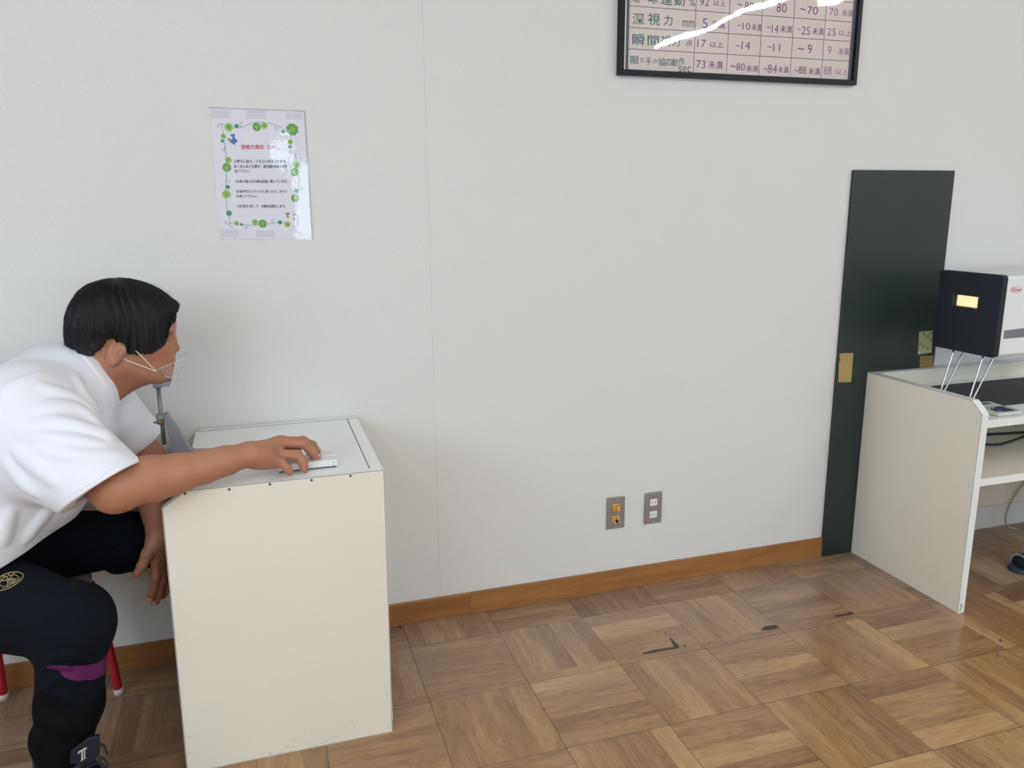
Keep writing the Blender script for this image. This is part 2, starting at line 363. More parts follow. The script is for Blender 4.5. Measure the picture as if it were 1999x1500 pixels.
bm = bmesh.new(); box(bm, .5175, .5182, -.0006, .001, .0805, R_['z1']); o = from_bm('trim_1', bm, M['seam'], kind='structure')

# parquet floor: every strip a face of one floor mesh
TX, TY, X00, Y00 = .2983, .3048, .3815, -.1555
def floor():
    bm = bmesh.new(); uv = bm.loops.layers.uv.new('grain'); uj = bm.loops.layers.uv.new('joint'); tl = bm.faces.layers.float.new('tone')
    rnd = random.Random(11)
    def strip(x0, x1, y0, y1, along_x, tone, tile):
        # subdivide so that joint distances interpolate well
        t0x, t1x, t0y, t1y = tile
        e = .004
        xs = sorted({x0, min(x0 + e, x1), max(x1 - e, x0), x1}); ys = sorted({y0, min(y0 + e, y1), max(y1 - e, y0), y1})
        g = {}
        for a in xs:
            for b in ys: g[a, b] = bm.verts.new((a, b, 0))
        for a, a2 in zip(xs, xs[1:]):
            for b, b2 in zip(ys, ys[1:]):
                f = bm.faces.new((g[a, b], g[a2, b], g[a2, b2], g[a, b2])); f[tl] = tone
                for l in f.loops:
                    c = l.vert.co
                    l[uv].uv = (c.x, c.y) if along_x else (c.y, c.x)
                    dt = min(c.x - t0x, t1x - c.x, c.y - t0y, t1y - c.y); ds = min(c.x - x0, x1 - c.x, c.y - y0, y1 - c.y)
                    l[uj].uv = (min(max(dt, 0), .004), min(max(ds, 0), .004))
    imin = int((R_['x0'] - X00) // TX) ; imax = int((R_['x1'] - X00) // TX) + 1
    jmin = -1; jmax = int((Y00 - R_['y0']) // TY) + 1
    for i in range(imin, imax + 1):
        for j in range(jmin, jmax + 1):
            x0 = max(X00 + i * TX, R_['x0']); x1 = min(X00 + (i + 1) * TX, R_['x1'])
            y1 = min(Y00 - j * TY, 0); y0 = max(Y00 - (j + 1) * TY, R_['y0'])
            if x1 - x0 < .01 or y1 - y0 < .01: continue
            ax = (i + j) % 2 == 0
            base = rnd.gauss(.55, .09); tile = (x0, x1, y0, y1); n = rnd.choice((4, 5, 5))
            yb = y0
            if j == 0 and not ax:
                strip(x0, x1, y0, y0 + .036, True, min(max(rnd.gauss(.4, .2), 0), 1), tile); yb = y0 + .036
            if ax:
                cuts = [0] + [(k + rnd.uniform(-.12, .12)) / n for k in range(1, n)] + [1]
                for a, b in zip(cuts, cuts[1:]):
                    strip(x0, x1, yb + (y1 - yb) * a, yb + (y1 - yb) * b, True, min(max(base + rnd.gauss(0, .15), 0), 1), tile)
            else:
                cuts = [0] + [(k + rnd.uniform(-.12, .12)) / n for k in range(1, n)] + [1]
                for a, b in zip(cuts, cuts[1:]):
                    strip(x0 + (x1 - x0) * a, x0 + (x1 - x0) * b, yb, y1, False, min(max(base + rnd.gauss(0, .15), 0), 1), tile)
    M['parquet'] = wood_material('oak_parquet', [(0.0, (96, 64, 40)), (.3, (133, 96, 62)), (.55, (158, 120, 80)), (.8, (181, 143, 97)), (1.0, (200, 166, 115))], gloss=.26, coat=.3, worn=True)
    return from_bm('floor', bm, M['parquet'], kind='structure')
FLOOR = floor()
def stains():
    bm = bmesh.new(); z = .0006
    c4 = lambda x, y: oz(740 + x / 3.029, 1150 + y / 3.029, z); c5 = lambda x, y: oz(1350 + x / 3.08, 1050 + y / 3.08, z)
    for pts in ([c4(*q) for q in ((1555, 381), (1620, 362), (1700, 350), (1745, 344), (1718, 290), (1724, 288), (1775, 340), (1770, 350), (1700, 362), (1630, 376), (1565, 385))],
                [c4(*q) for q in ((1795, 334), (1812, 331), (1820, 337), (1805, 341))], [c4(*q) for q in ((1686, 256), (1692, 254), (1700, 270), (1696, 272))],
                [c5(*q) for q in ((418, 552), (440, 533), (490, 525), (518, 530), (522, 541), (500, 550), (440, 560))],
                [c5(*q) for q in ((860, 468), (920, 458), (965, 446), (975, 458), (920, 470), (865, 476))],
                [c4(*q) for q in ((112, 222), (128, 218), (136, 228), (122, 238))],
                [c5(*q) for q in ((1850, 612), (1862, 610), (1864, 624), (1853, 628))], [c5(*q) for q in ((1836, 698), (1844, 694), (1846, 716), (1840, 718))]):
        f = bm.faces.new([bm.verts.new(Vector(p)) for p in pts]); f.normal_update()
        if f.normal.z < 0: f.normal_flip()
    from_bm('floor_stain', bm, mat('dark_floor_stain', (62, 56, 54), .5), FLOOR)
stains()

# ceiling lamps
LAMP_LABELS = ['long white ceiling lamp mirrored as a bright streak in the framed chart', 'short white ceiling lamp right beside the lamp mirrored in the chart', 'white ceiling lamp between the two desks, near the wall with the chart', 'white ceiling lamp between the two desks, near the windows, added to light the right desk', 'white ceiling lamp above and behind the seated man, near his wall', 'white ceiling lamp on the left side of the room, far from the chart wall', 'white ceiling lamp at the far right, above the right desk side']
def lamp(i, x, ya, yb):
    z = R_['z1']; mid = (ya + yb) / 2
    t = thing('ceiling_lamp', LAMP_LABELS[i], 'lamp', (x, mid, z), 'fluorescent ceiling lamps')
    bm = bmesh.new(); box(bm, x - .11, x + .11, ya, yb, z - .05, z, .004); from_bm('lamp_body', bm, M['lamp_body'], t)
    bm = bmesh.new(); cyl(bm, (x, ya + .03, z - .068), (x, yb - .03, z - .068), .018, 12); from_bm('lamp_tube', bm, M['tube'], t)
LAMPS = [(3.38, -4.05, -1.9), (3.72, -2.40, -1.7), (.9, -3.9, -1.9), (.9, -6.1, -4.3), (-1.4, -3.9, -2.1), (-1.4, -6.0, -4.6), (5.4, -3.3, -2.1)]  # fourth lamp is an extra, added to lighten the right desk's side panel
for i_, a in enumerate(LAMPS): lamp(i_, *a)

# ---------------------------------------------------------------- things on the wall
def quad(bm, pts, mi=0):
    f = bm.faces.new([bm.verts.new(Vector(p)) for p in pts]); f.material_index = mi; return f
# framed measuring chart
def chart():
    yb = -.004; yp = -.012
    A = oy(1207, 147, -.02); B = oy(1669, 165, -.02); x0, x1 = 1.1375, 2.0460; z0 = 1.7843; z1 = z0 + .60
    t = thing('framed_chart', 'black framed hand lettered table of vision test scores hanging high on the wall', 'poster', ((x0 + x1) / 2, -.01, z0))
    bm = bmesh.new(); box(bm, x0 + .01, x1 - .01, -.008, -.001, z0 + .01, z1 - .01); from_bm('backing', bm, M['frame_grey'], t)
    w = .016
    bm = bmesh.new(); wi = w + .012
    box(bm, x0, x1, -.024, -.001, z0, z0 + w, .001); box(bm, x0, x1, -.024, -.001, z1 - w, z1, .001)
    box(bm, x0, x0 + w, -.024, -.001, z0 + w, z1 - w, .001); box(bm, x1 - w, x1, -.024, -.001, z0 + w, z1 - w, .001)
    from_bm('frame', bm, M['frame_black'], t)
    bm = bmesh.new()
    box(bm, x0 + w, x1 - w, -.013, -.008, z0 + w, z0 + w + .0025, 0); box(bm, x0 + w + .008, x0 + w + .019, -.013, -.008, z0 + w, z1 - w, 0); box(bm, x1 - w - .012, x1 - w, -.013, -.008, z0 + w, z1 - w, 0)
    from_bm('inner_rim', bm, M['frame_grey'], t)
    bm = bmesh.new(); box(bm, x0 + w, x0 + w + .008, -.016, -.008, z0 + w, z1 - w); from_bm('side_strip', bm, M['frame_white'], t)
    px0, px1, pz0, pz1 = x0 + w + .019, x1 - w - .012, z0 + w + .0025, z1 - w
    bm = bmesh.new(); box(bm, px0, px1, -.0095, -.008, pz0, pz1); from_bm('chart_sheet', bm, M['chart_paper'], t)
    yi = -.0099
    rows = [np.mean([oy(a, b, yi)[2] for a, b in ((1229.4, 13), (1425, 25.4), (1671.5, 42.6))]),
            np.mean([oy(a, b, yi)[2] for a, b in ((1228.2, 54.6), (1422, 65.4), (1440, 66.3), (1668, 80.6))]),
            np.mean([oy(a, b, yi)[2] for a, b in ((1226.6, 96), (1420.3, 106.2), (1440, 107), (1665.6, 119.4))])]
    st = rows[0] - rows[1]; rows = [rows[0] + st * k for k in (5, 4, 3, 2, 1)] + rows
    cols = [np.mean([oy(a, b, yi)[0] for a, b in pr]) for pr in (((1361, 0), (1352, 143)), ((1426, 0), (1417, 145)), ((1489, 30), (1480, 148)), ((1553, 0), (1541, 151)), ((1615, 0), (1602, 152)))]
    bm = bmesh.new(); h = .0009
    for z in rows:
        if z < pz1: quad(bm, ((px0, yi, z - h), (px1, yi, z - h), (px1, yi, z + h), (px0, yi, z + h)))
    for x in cols: quad(bm, ((x - h, yi - .0001, pz0), (x + h, yi - .0001, pz0), (x + h, yi - .0001, pz1), (x - h, yi - .0001, pz1)))
    quad(bm, ((px0, yi, pz0), (px0 + .0012, yi, pz0), (px0 + .0012, yi, pz1), (px0, yi, pz1)))
    from_bm('ruled_lines', bm, M['ink_line'], t)
    def put(bm, s, crop, r, mi=0, bold=0.0):
        ox_, oy_, sc = crop; u0, v0, u1, v1 = ox_ + r[0] / sc, oy_ + r[1] / sc, ox_ + r[2] / sc, oy_ + r[3] / sc
        um, vm = (u0 + u1) / 2, (v0 + v1) / 2
        xa = oy(u0, vm, yi)[0]; xb = oy(u1, vm, yi)[0]; za = oy(um, v1, yi)[2]; zb = oy(um, v0, yi)[2]
        sk = random.uniform(-.04, .04)
        put_text(bm, s, lambda a, b: (xa + (xb - xa) * a + sk * (b - .5) * (zb - za), yi - .0003, za + (zb - za) * b), mi, bold)
    c1 = (1200, 0, 8.33); c2 = (1440, 0, 7.69); c3 = (1190, 0, 3.92)
    bm = bmesh.new()
    for s, r in (('眼', (300, -140, 410, 45)), ('球', (540, -125, 700, 55)), ('運', (750, -110, 940, 85)), ('動', (965, -105, 1140, 95)), ('%', (1210, -20, 1310, 98)),
                 ('深', (290, 215, 480, 405)), ('視', (540, 215, 735, 410)), ('力', (800, 245, 940, 415)), ('mm', (1100, 335, 1295, 440)),
                 ('瞬', (285, 550, 485, 745)), ('間', (535, 580, 715, 745)), ('視', (745, 580, 915, 750)), ('力', (940, 600, 1060, 755)), ('点', (1155, 650, 1260, 750)),
                 ('眼', (255, 910, 390, 1045)), ('と', (420, 930, 485, 1010)), ('手', (510, 930, 590, 1060)), ('の', (620, 965, 690, 1035)), ('協', (710, 945, 830, 1075)), ('応', (830, 950, 925, 1070)),
                 ('動', (920, 960, 1030, 1080)), ('作', (1040, 935, 1135, 1065)), ('sec', (1040, 1080, 1240, 1175))): put(bm, s, c1, r, bold=(-.008 if s.isdigit() else -.003) if s.isascii() else .002)
    from_bm('green_writing', bm, M['ink_green'], t, label='row names lettered in green marker')
    bm = bmesh.new()
    for s, r in (('92', (1385, -30, 1535, 95)), ('以上', (1600, 10, 1805, 100)), ('5', (1430, 300, 1510, 460)), ('未満', (1570, 330, 1790, 465)), ('17', (1345, 645, 1480, 770)), ('以上', (1545, 680, 1770, 775)),
                 ('73', (1325, 980, 1475, 1110)), ('未満', (1525, 990, 1755, 1120))): put(bm, s, c1, r, bold=(-.008 if s.isdigit() else -.003) if s.isascii() else .002)
    for s, r in (('~', (0, 55, 65, 85)), ('88', (105, 30, 235, 150)), ('~', (510, 85, 560, 110)), ('80', (585, 50, 735, 185)), ('~', (940, 125, 1020, 155)), ('70', (1045, 100, 1205, 215)),
                 ('~', (0, 370, 50, 390)), ('10', (75, 345, 185, 450)), ('未満', (210, 360, 360, 465)), ('~', (435, 400, 500, 425)), ('14', (515, 370, 610, 495)), ('未満', (640, 385, 815, 495)),
                 ('~', (895, 430, 950, 450)), ('25', (960, 400, 1090, 520)), ('未満', (1120, 415, 1290, 525)),
                 ('~', (-30, 680, 40, 700)), ('14', (60, 620, 185, 745)), ('~', (440, 690, 515, 715)), ('11', (535, 660, 635, 770)), ('~', (900, 720, 995, 750)), ('9', (1050, 670, 1115, 805)),
                 ('~', (385, 1020, 440, 1045)), ('84', (450, 970, 590, 1095)), ('未満', (605, 1000, 765, 1100)), ('~', (850, 1045, 905, 1070)), ('88', (915, 1000, 1030, 1110)), ('未満', (1060, 1020, 1235, 1125))): put(bm, s, c2, r, bold=(-.008 if s.isdigit() else -.003) if s.isascii() else .002)
    for s, r in (('~', (925, 500, 965, 515)), ('80', (970, 485, 1035, 540)), ('未満', (1045, 500, 1135, 550))): put(bm, s, c3, r, bold=(-.008 if s.isdigit() else -.003) if s.isascii() else .002)
    from_bm('purple_writing', bm, M['ink_purple'], t, label='score figures lettered in purple marker')
    bm = bmesh.new()
    for s, r in (('70', (1375, 125, 1510, 235)), ('未満', (1560, 145, 1735, 250)), ('25', (1345, 425, 1475, 535)), ('以上', (1515, 455, 1710, 545)), ('9', (1350, 695, 1405, 815)), ('未満', (1510, 720, 1670, 830)),
                 ('88', (1295, 1000, 1410, 1120)), ('以上', (1470, 1040, 1660, 1125))): put(bm, s, c2, r, bold=(-.008 if s.isdigit() else -.003) if s.isascii() else .002)
    from_bm('faded_writing', bm, M['ink_faded'], t, label='faded purple figures of the last column')
    # clear cover sheet, a little wavy
    bm = bmesh.new(); nx, nz = 90, 60; g = []
    for i in range(nx + 1):
        for k in range(nz + 1):
            x = px0 + (px1 - px0) * i / nx; z = pz0 + (pz1 - pz0) * k / nz
            e = min(i, nx - i, 6) / 6 * min(k, nz - k, 6) / 6
            h_ = .0003 * math.sin(9 * x + 5 * z) + .00012 * math.sin(27 * x - 11 * z + 1)
            g.append(bm.verts.new((x, -.0128 - e * h_, z)))
    for i in range(nx):
        for k in range(nz):
            a = i * (nz + 1) + k; f = bm.faces.new((g[a], g[a + nz + 1], g[a + nz + 2], g[a + 1])); f.smooth = True
    from_bm('cover_sheet', bm, M['film'], t)
chart()

# laminated notice
def notice():
    C3 = lambda x, y, d: oy(380 + x / 5.0, 190 + y / 5.0, d)
    cs = [C3(*c, -.0015) for c in ((135, 98), (1072, 135), (1150, 1392), (240, 1390))]
    cen = sum(cs) / 4
    t = thing('laminated_notice', 'white laminated instruction sheet with a green clover border taped to the wall', 'notice', cen)
    def sheet(grow, y, y2, name, m, n=1, smooth=False):
        p = [cen + (c - cen) * (1 + grow) for c in cs]
        for q in p: q[1] = y
        bm = bmesh.new(); prism(bm, p, (0, y2 - y, 0)); return from_bm(name, bm, m, t)
    sheet(-.01, -.0008, -.0018, 'paper_sheet', M['paper'])
    d = -.0021
    for r in ((155, 122, 345, 205), (500, 122, 695, 210), (245, 1290, 430, 1368), (595, 1300, 775, 1368), (890, 150, 1050, 218)):
        bm = bmesh.new(); quad(bm, [C3(r[0], r[1], d), C3(r[2], r[1], d), C3(r[2] + 5, r[3], d), C3(r[0] + 5, r[3], d)])
        from_bm('tape_patch', bm, M['paper_tape'], t)
    d = -.0023
    bm = bmesh.new()
    def line(pts, w, mi=0, bm=None):
        q = smooth_path([C3(a, b, d) for a, b in pts], 8)
        for i in range(len(q) - 1):
            a, b = q[i], q[i + 1]; v = b - a; n = np.array([-v[2], 0, v[0]]); n = n / (np.linalg.norm(n) + 1e-9) * w / 2
            quad(bm, (a - n, b - n, b + n, a + n), mi)
    for pts in ([(232, 300), (222, 278), (245, 260), (290, 270), (340, 295), (400, 300), (460, 290), (520, 268), (570, 250), (630, 243), (710, 250), (780, 270), (850, 300), (900, 320)],
                [(258, 262), (280, 350), (300, 500), (308, 600), (305, 700), (308, 800), (300, 900), (305, 1000), (320, 1100), (335, 1180), (343, 1215), (322, 1237), (297, 1222), (305, 1203)],
                [(940, 370), (938, 430), (950, 500), (985, 580), (1010, 700), (1020, 800), (1015, 900), (990, 1000), (988, 1100)],
                [(372, 1268), (345, 1258), (343, 1234), (390, 1228), (460, 1245), (560, 1250), (650, 1245), (750, 1230), (830, 1222), (880, 1230), (900, 1270)],
                [(455, 292), (440, 275), (450, 250), (468, 252)], [(800, 275), (785, 300), (800, 318), (812, 310)], [(296, 490), (290, 518), (268, 515), (266, 498)],
                [(308, 820), (330, 832), (343, 815), (333, 803)], [(515, 1248), (510, 1275), (490, 1275), (486, 1258)], [(775, 1226), (752, 1215), (755, 1195), (775, 1197)],
                [(960, 520), (950, 548), (930, 545), (932, 525)], [(1015, 900), (1045, 905), (1052, 885), (1038, 880)], [(960, 1260), (990, 1262), (1010, 1235), (995, 1140)]):
        line(pts, .0011, 0, bm)
    from_bm('vine_border', bm, M['vine'], t)
    bm = bmesh.new()
    def clover(cx, cy, r, k):
        c = C3(cx, cy, d - .0002); s = np.linalg.norm(C3(cx + r, cy, d) - C3(cx, cy, d))
        def blob(dx, dz, rr, mi, lay):
            disc(bm, (c[0] + dx, c[1] - lay * .0001, c[2] + dz), rr, (0, -1, 0), 14, mi)
        if k == 2: blob(0, 0, s, 2, 0); return
        for q in range(8):
            a = q * math.pi / 4 + .39
            blob(math.cos(a) * s * .66, math.sin(a) * s * .66, s * .36, k if k != 3 else 2, .06 * q)
        blob(0, 0, s * .6, k if k != 3 else 2, 1)
        if r > 24:
            for q in range(4):
                a = q * math.pi / 2 + .2; blob(math.cos(a) * s * .3, math.sin(a) * s * .3, s * .2, {0: 1, 1: 0, 3: 2}[k], 2 + .1 * q)
    for q in ((333, 292, 42, 1), (408, 281, 22, 3), (605, 290, 42, 0), (678, 277, 33, 1), (953, 315, 60, 0), (863, 336, 16, 2), (280, 380, 26, 1), (270, 427, 17, 2), (932, 434, 25, 1), (924, 481, 15, 2),
              (328, 613, 33, 1), (314, 685, 44, 0), (323, 876, 22, 3), (310, 947, 42, 1), (335, 1132, 28, 3), (410, 1230, 25, 1), (457, 1242, 14, 2), (590, 1218, 31, 1), (664, 1234, 42, 0), (833, 1222, 20, 2),
              (905, 1240, 30, 1), (990, 660, 33, 1), (975, 730, 42, 0), (993, 915, 22, 2), (980, 985, 40, 0)): clover(*q)
    from_bm('clover_prints', bm, [M['leaf1'], M['leaf2'], M['leaf3']], t)
    bm = bmesh.new()
    quad(bm, [C3(*q, d) for q in ((312, 405), (350, 402), (392, 455), (380, 462))])
    for q in ([(345, 362), (390, 358), (396, 372), (350, 378)], [(360, 374), (386, 372), (392, 404), (372, 408)], [(352, 436), (372, 404), (398, 400), (418, 424), (415, 438), (375, 455), (358, 450)]):
        quad(bm, [C3(a, b, d - .0002) for a, b in q], 1)
    quad(bm, [C3(*q, d - .0002) for q in ((385, 448), (392, 446), (398, 470), (394, 472))], 0)
    for q in ((880, 1130, 935, 1160), (895, 1160, 925, 1185), (960, 1140, 985, 1165), (965, 1180, 985, 1205)):
        quad(bm, [C3(q[0], q[1], d), C3(q[2], q[1], d), C3((q[0] + q[2]) / 2, q[3], d)], 2)
    from_bm('pushpin_print', bm, [M['pin_shade'], M['pin_blue'], M['kraft2']], t)
    def lines(name, m, items, bold):
        bm = bmesh.new()
        for s, (a0, b0, a1, b1) in items:
            P = [C3(a0, b1, d), C3(a1, b1, d), C3(a1, b0, d), C3(a0, b0, d)]
            put_text(bm, s, lambda s_, t_: tuple((P[0] * (1 - s_) + P[1] * s_) * (1 - t_) + (P[3] * (1 - s_) + P[2] * s_) * t_ + np.array([0, -.0002, 0])), 0, bold)
        from_bm(name, bm, m, t)
    lines('heading', M['red_ink'], [('深視力測定（DP）', (450, 462, 795, 508))], .018)
    lines('instructions', M['black_ink'], [('①椅子に掛け、リモコンボタンを持ち、', (383, 608, 900, 642)), ('あご台にあごを乗せ、測定器の3本の棒を', (385, 658, 905, 692)), ('見て下さい。', (388, 708, 536, 738)),
        ('②3本の真ん中の棒は前後に動いています。', (398, 805, 910, 838)), ('③3本平行にそろったと思ったら、ボタン', (405, 903, 905, 935)), ('を押して下さい。', (408, 952, 608, 982)), ('④練習を1回して、本番3回測定します。', (415, 1048, 890, 1078))], .014)
    # film with a slightly curled lower right corner
    bm = bmesh.new(); n = 40; g = []
    for i in range(n + 1):
        for k in range(n + 1):
            a, b = i / n, k / n
            p = (cs[3] * (1 - a) + cs[2] * a) * (1 - b) + (cs[0] * (1 - a) + cs[1] * a) * b
            g.append(bm.verts.new((p[0], -.0031 - .0006 * math.sin(3 * a * math.pi) * math.sin(2 * b * math.pi) , p[2])))
    for i in range(n):
        for k in range(n):
            a = i * (n + 1) + k; f = bm.faces.new((g[a], g[a + n + 1], g[a + n + 2], g[a + 1])); f.smooth = True
    from_bm('laminating_film', bm, M['laminating'], t)
    bm = bmesh.new()
    for i in (0, 1): p, q = Vector(cs[i + 0]), Vector(cs[i + 1]); p.y = q.y = -.003; tube(bm, [p, q], .0007, 6)
    from_bm('sealed_edge', bm, M['nickel'], t)
notice()

# wall plates
def plate(xc, kind):
    zc = .3012; h = .060; w = .035
    if kind: t = thing('power_outlet', 'grey metal wall plate with two white power sockets', 'outlet', (xc, 0, zc), 'wall plates above the baseboard')
    else: t = thing('signal_outlet', 'grey metal wall plate with orange sockets and three metal plugs', 'outlet', (xc, 0, zc), 'wall plates above the baseboard')
    bm = bmesh.new(); box(bm, xc - w, xc + w, -.0065, 0, zc - h, zc + h, .003, seg=3); from_bm('face_plate', bm, M['steel'], t)
    for s in (1, -1):
        bm = bmesh.new(); disc(bm, (xc, -.0068, zc + s * .052), .0028, (0, -1, 0)); o = from_bm('screw', bm, M['nickel'], t)
    for s in (.0235, -.0235):
        z = zc + s - .001
        bm = bmesh.new(); box(bm, xc - .0145, xc + .0145, -.0085, -.005, z - .0125, z + .0125, .0008)
        if kind:
            o = from_bm('socket', bm, M['ivory'], t)
            bm = bmesh.new(); box(bm, xc - .0075, xc - .0055, -.0088, -.0075, z - .0045, z + .0045); box(bm, xc + .0055, xc + .0075, -.0088, -.0075, z - .004, z + .004); from_bm('blade_slots', bm, M['slot'], o)
        else:
            o = from_bm('socket', bm, M['amber'], t)
            if s > 0:
                bm = bmesh.new(); cyl(bm, (xc + .004, -.006, z + .001), (xc + .002, -.026, z - .003), .0068, 20); box(bm, xc - .015, xc - .004, -.016, -.008, z - .012, z + .002, .002); from_bm('round_plug', bm, M['amber'], o)
                bm = bmesh.new(); disc(bm, (xc + .010, -.0088, z + .008), .0012, (0, -1, 0), 10); from_bm('pin_hole', bm, M['slot'], o)
            else:
                bm = bmesh.new(); box(bm, xc - .002, xc + .011, -.0092, -.008, z - .0125, z); from_bm('pin_hole', bm, M['slot'], o)
                for dx, dz in ((.004, .005), (-.006, -.008), (.010, -.006)):
                    bm = bmesh.new(); cyl(bm, (xc + dx, -.007, z + dz), (xc + dx + .001, -.020, z + dz - .002), .0036, 14, r2=.0032); from_bm('metal_plug', bm, M['nickel'], o)
plate(1.1677, 0); plate(1.3172, 1)

# tall dark board standing against the wall
def dark_board():
    x0, x1, zt = 2.0745, 2.5345, 1.4986; yf = -.014
    t = thing('dark_board', 'tall narrow dark green board standing against the wall behind the right desk', 'board', ((x0 + x1) / 2, -.007, 0))
    bm = bmesh.new(); box(bm, x0, x1, yf, -.0005, 0, zt, .001); from_bm('panel', bm, M['dark_green'], t)
    def tape(pts, m, name='tape_piece', lab=None, y=yf - .0006):
        bm = bmesh.new(); prism(bm, [oy(*q, y) for q in pts], (0, .0005, 0)); return from_bm(name, bm, m, t, label=lab)
    c5 = lambda x, y: (1600 + x / 3.74, 480 + y / 3.74)
    tape([c5(*q) for q in ((145, 787), (247, 783), (240, 880), (230, 995), (137, 998), (142, 845), (150, 840))], M['kraft'], lab='brown tape near the left edge')
    o = tape([c5(*q) for q in ((728, 628), (825, 619), (822, 700), (817, 780), (717, 795))], M['pale_tape'], lab='pale tape printed with green squares')
    bm = bmesh.new()
    for cx, cy in ((762, 643), (790, 662), (812, 685), (757, 738), (788, 752), (735, 716), (812, 640)):
        quad(bm, [oy(*c5(cx + a * 10, cy + b * 10 - a * 1), yf - .0014) for a, b in ((-1, -1), (1, -1), (1, 1), (-1, 1))])
    from_bm('printed_squares', bm, M['tape_green'], o)
    tape([c5(*q) for q in ((733, 805), (830, 802), (828, 898), (730, 900))], M['kraft2'], lab='tan tape below the printed one')
dark_board()

# ---------------------------------------------------------------- laminate desks
def slab(pts, off, parent, name='side_panel', face='laminate'):
    """board with laminate faces, white edging and the thin dark line between; pts is the outline of one face, off the thickness"""
    pts = [np.array(p, float) for p in pts]; off = np.array(off, float); n = len(pts); c = sum(pts) / n
    u = off / np.linalg.norm(off)
    def inset(d):
        out = []
        for i in range(n):
            a, b, e = pts[i - 1], pts[i], pts[(i + 1) % n]
            n1 = np.cross(u, b - a); n1 /= np.linalg.norm(n1); n2 = np.cross(u, e - b); n2 /= np.linalg.norm(n2)
            if n1 @ (c - b) < 0: n1 = -n1
            if n2 @ (c - b) < 0: n2 = -n2
            m_ = n1 + n2; out.append(b + m_ * (d / (1 + n1 @ n2)))
        return out
    bm = bmesh.new(); prism(bm, inset(.0008), off, 1)
    i2 = inset(.0021)
    prism(bm, [p - u * .0005 for p in i2], u * .0004, 0); prism(bm, [p + off + u * .0001 for p in i2], u * .0004, 0)
    o = from_bm(name, bm, [M[face], M['joint']], parent)
    bm = bmesh.new(); a = inset(0); b = inset(.0008); w = off
    for i in range(n):
        k = (i + 1) % n
        prism(bm, [a[i] - u * .0002, a[k] - u * .0002, b[k] - u * .0002, b[i] - u * .0002], w + u * .0004, 0)
    from_bm('edge_band', bm, M['white'], o)
    return o
def left_desk():
    x0, xc, x1 = -.2520, -.2000, .2650; z, ze = .7422, .7050; yn, yf = -.5555, -.0045; th = .021
    t = thing('testing_desk', 'narrow cream laminate desk on the left with a man resting his arm on it', 'desk', ((x0 + x1) / 2, (yn + yf) / 2, 0))
    sh = lambda x, zz: x + (zz - .37) * .010
    out = [(sh(x0 - .002, 0), 0), (sh(x1 - .002, 0), 0), (sh(x1, z), z), (sh(xc, z), z), (sh(x0, ze), ze)]
    slab([(x, yn, q) for x, q in out], (0, th, 0), t)
    slab([(x, yf - th, q) for x, q in out], (0, th, 0), t)
    # recessed screws along the top of the near panel
    for u, v in ((361.3, 963.8), (447.6, 955.6), (526.9, 945.6), (608.2, 937.6), (684, 929.3)):
        p = oy(u, v, yn); bm = bmesh.new(); cyl(bm, (p[0], yn - .0012, p[2]), (p[0], yn + .002, p[2]), .0030, 14); from_bm('screw', bm, M['screw'], t)
    zt = z - .0015; ya, yb = yn + th + .0005, yf - th - .0008
    bm = bmesh.new(); box(bm, xc - .004, x1 - .031, ya, yb, zt - .022, zt, .0006); o = from_bm('desk_top', bm, M['white'], t)
    bm = bmesh.new(); box(bm, x1 - .0285, x1 + .002, ya, yb, zt - .022, zt, .0006); from_bm('back_strip', bm, M['white'], t)
    bm = bmesh.new(); box(bm, x1 - .031, x1 - .0285, ya, ya + .012, zt - .022, zt - .0002); box(bm, x1 - .034, x1 - .0255, ya + .02, yb, zt - .040, zt - .024); from_bm('groove_filler', bm, M['joint'], t)
    bm = bmesh.new(); box(bm, x1 - .021, x1 - .001, ya, yb, .02, zt - .0225); from_bm('back_panel', bm, M['laminate'], t)
    bm = bmesh.new(); box(bm, xc + .11, x1 - .022, ya, yb, .46, .481, .0006); from_bm('shelf', bm, M['laminate'], t)
    # cream strip of the far panel seen past the desk top
    # scuffs near the foot of the near panel
    bm = bmesh.new()
    for a, b, w, h, tl in ((1045, 628, 22, 4, 3), (1095, 635, 12, 3, -8), (1145, 600, 4, 6, 0), (1255, 622, 16, 3, 4), (980, 680, 30, 3, -6), (910, 688, 20, 5, -12), (1330, 598, 32, 3, -10), (1272, 568, 6, 5, 0), (1175, 528, 20, 2, -4),
                           (1775, 352, 8, 3, -30), (1430, 552, 26, 3, 4), (1195, 608, 4, 4, 0), (285, 555, 34, 3, 4), (272, 690, 22, 4, -20), (262, 650, 10, 3, -60), (1550, 437, 10, 6, 0), (1500, 565, 5, 5, 0), (1100, 575, 14, 2, -30)):
        c_ = oy(300 + a / 3.998, 1300 + b / 3.998, yn - .0008); k_ = 1 / 3.998 / 900
        f = []
        for q in range(10):
            an = 2 * math.pi * q / 10; dx, dz = w * k_ * math.cos(an), h * k_ * math.sin(an); t_ = math.radians(-tl)
            f.append((c_[0] + dx * math.cos(t_) - dz * math.sin(t_), yn - .0008, c_[2] + dx * math.sin(t_) + dz * math.cos(t_)))
        quad(bm, f)
    from_bm('scuff_marks', bm, mat('scuff', (176, 172, 158), .7), t)
left_desk()
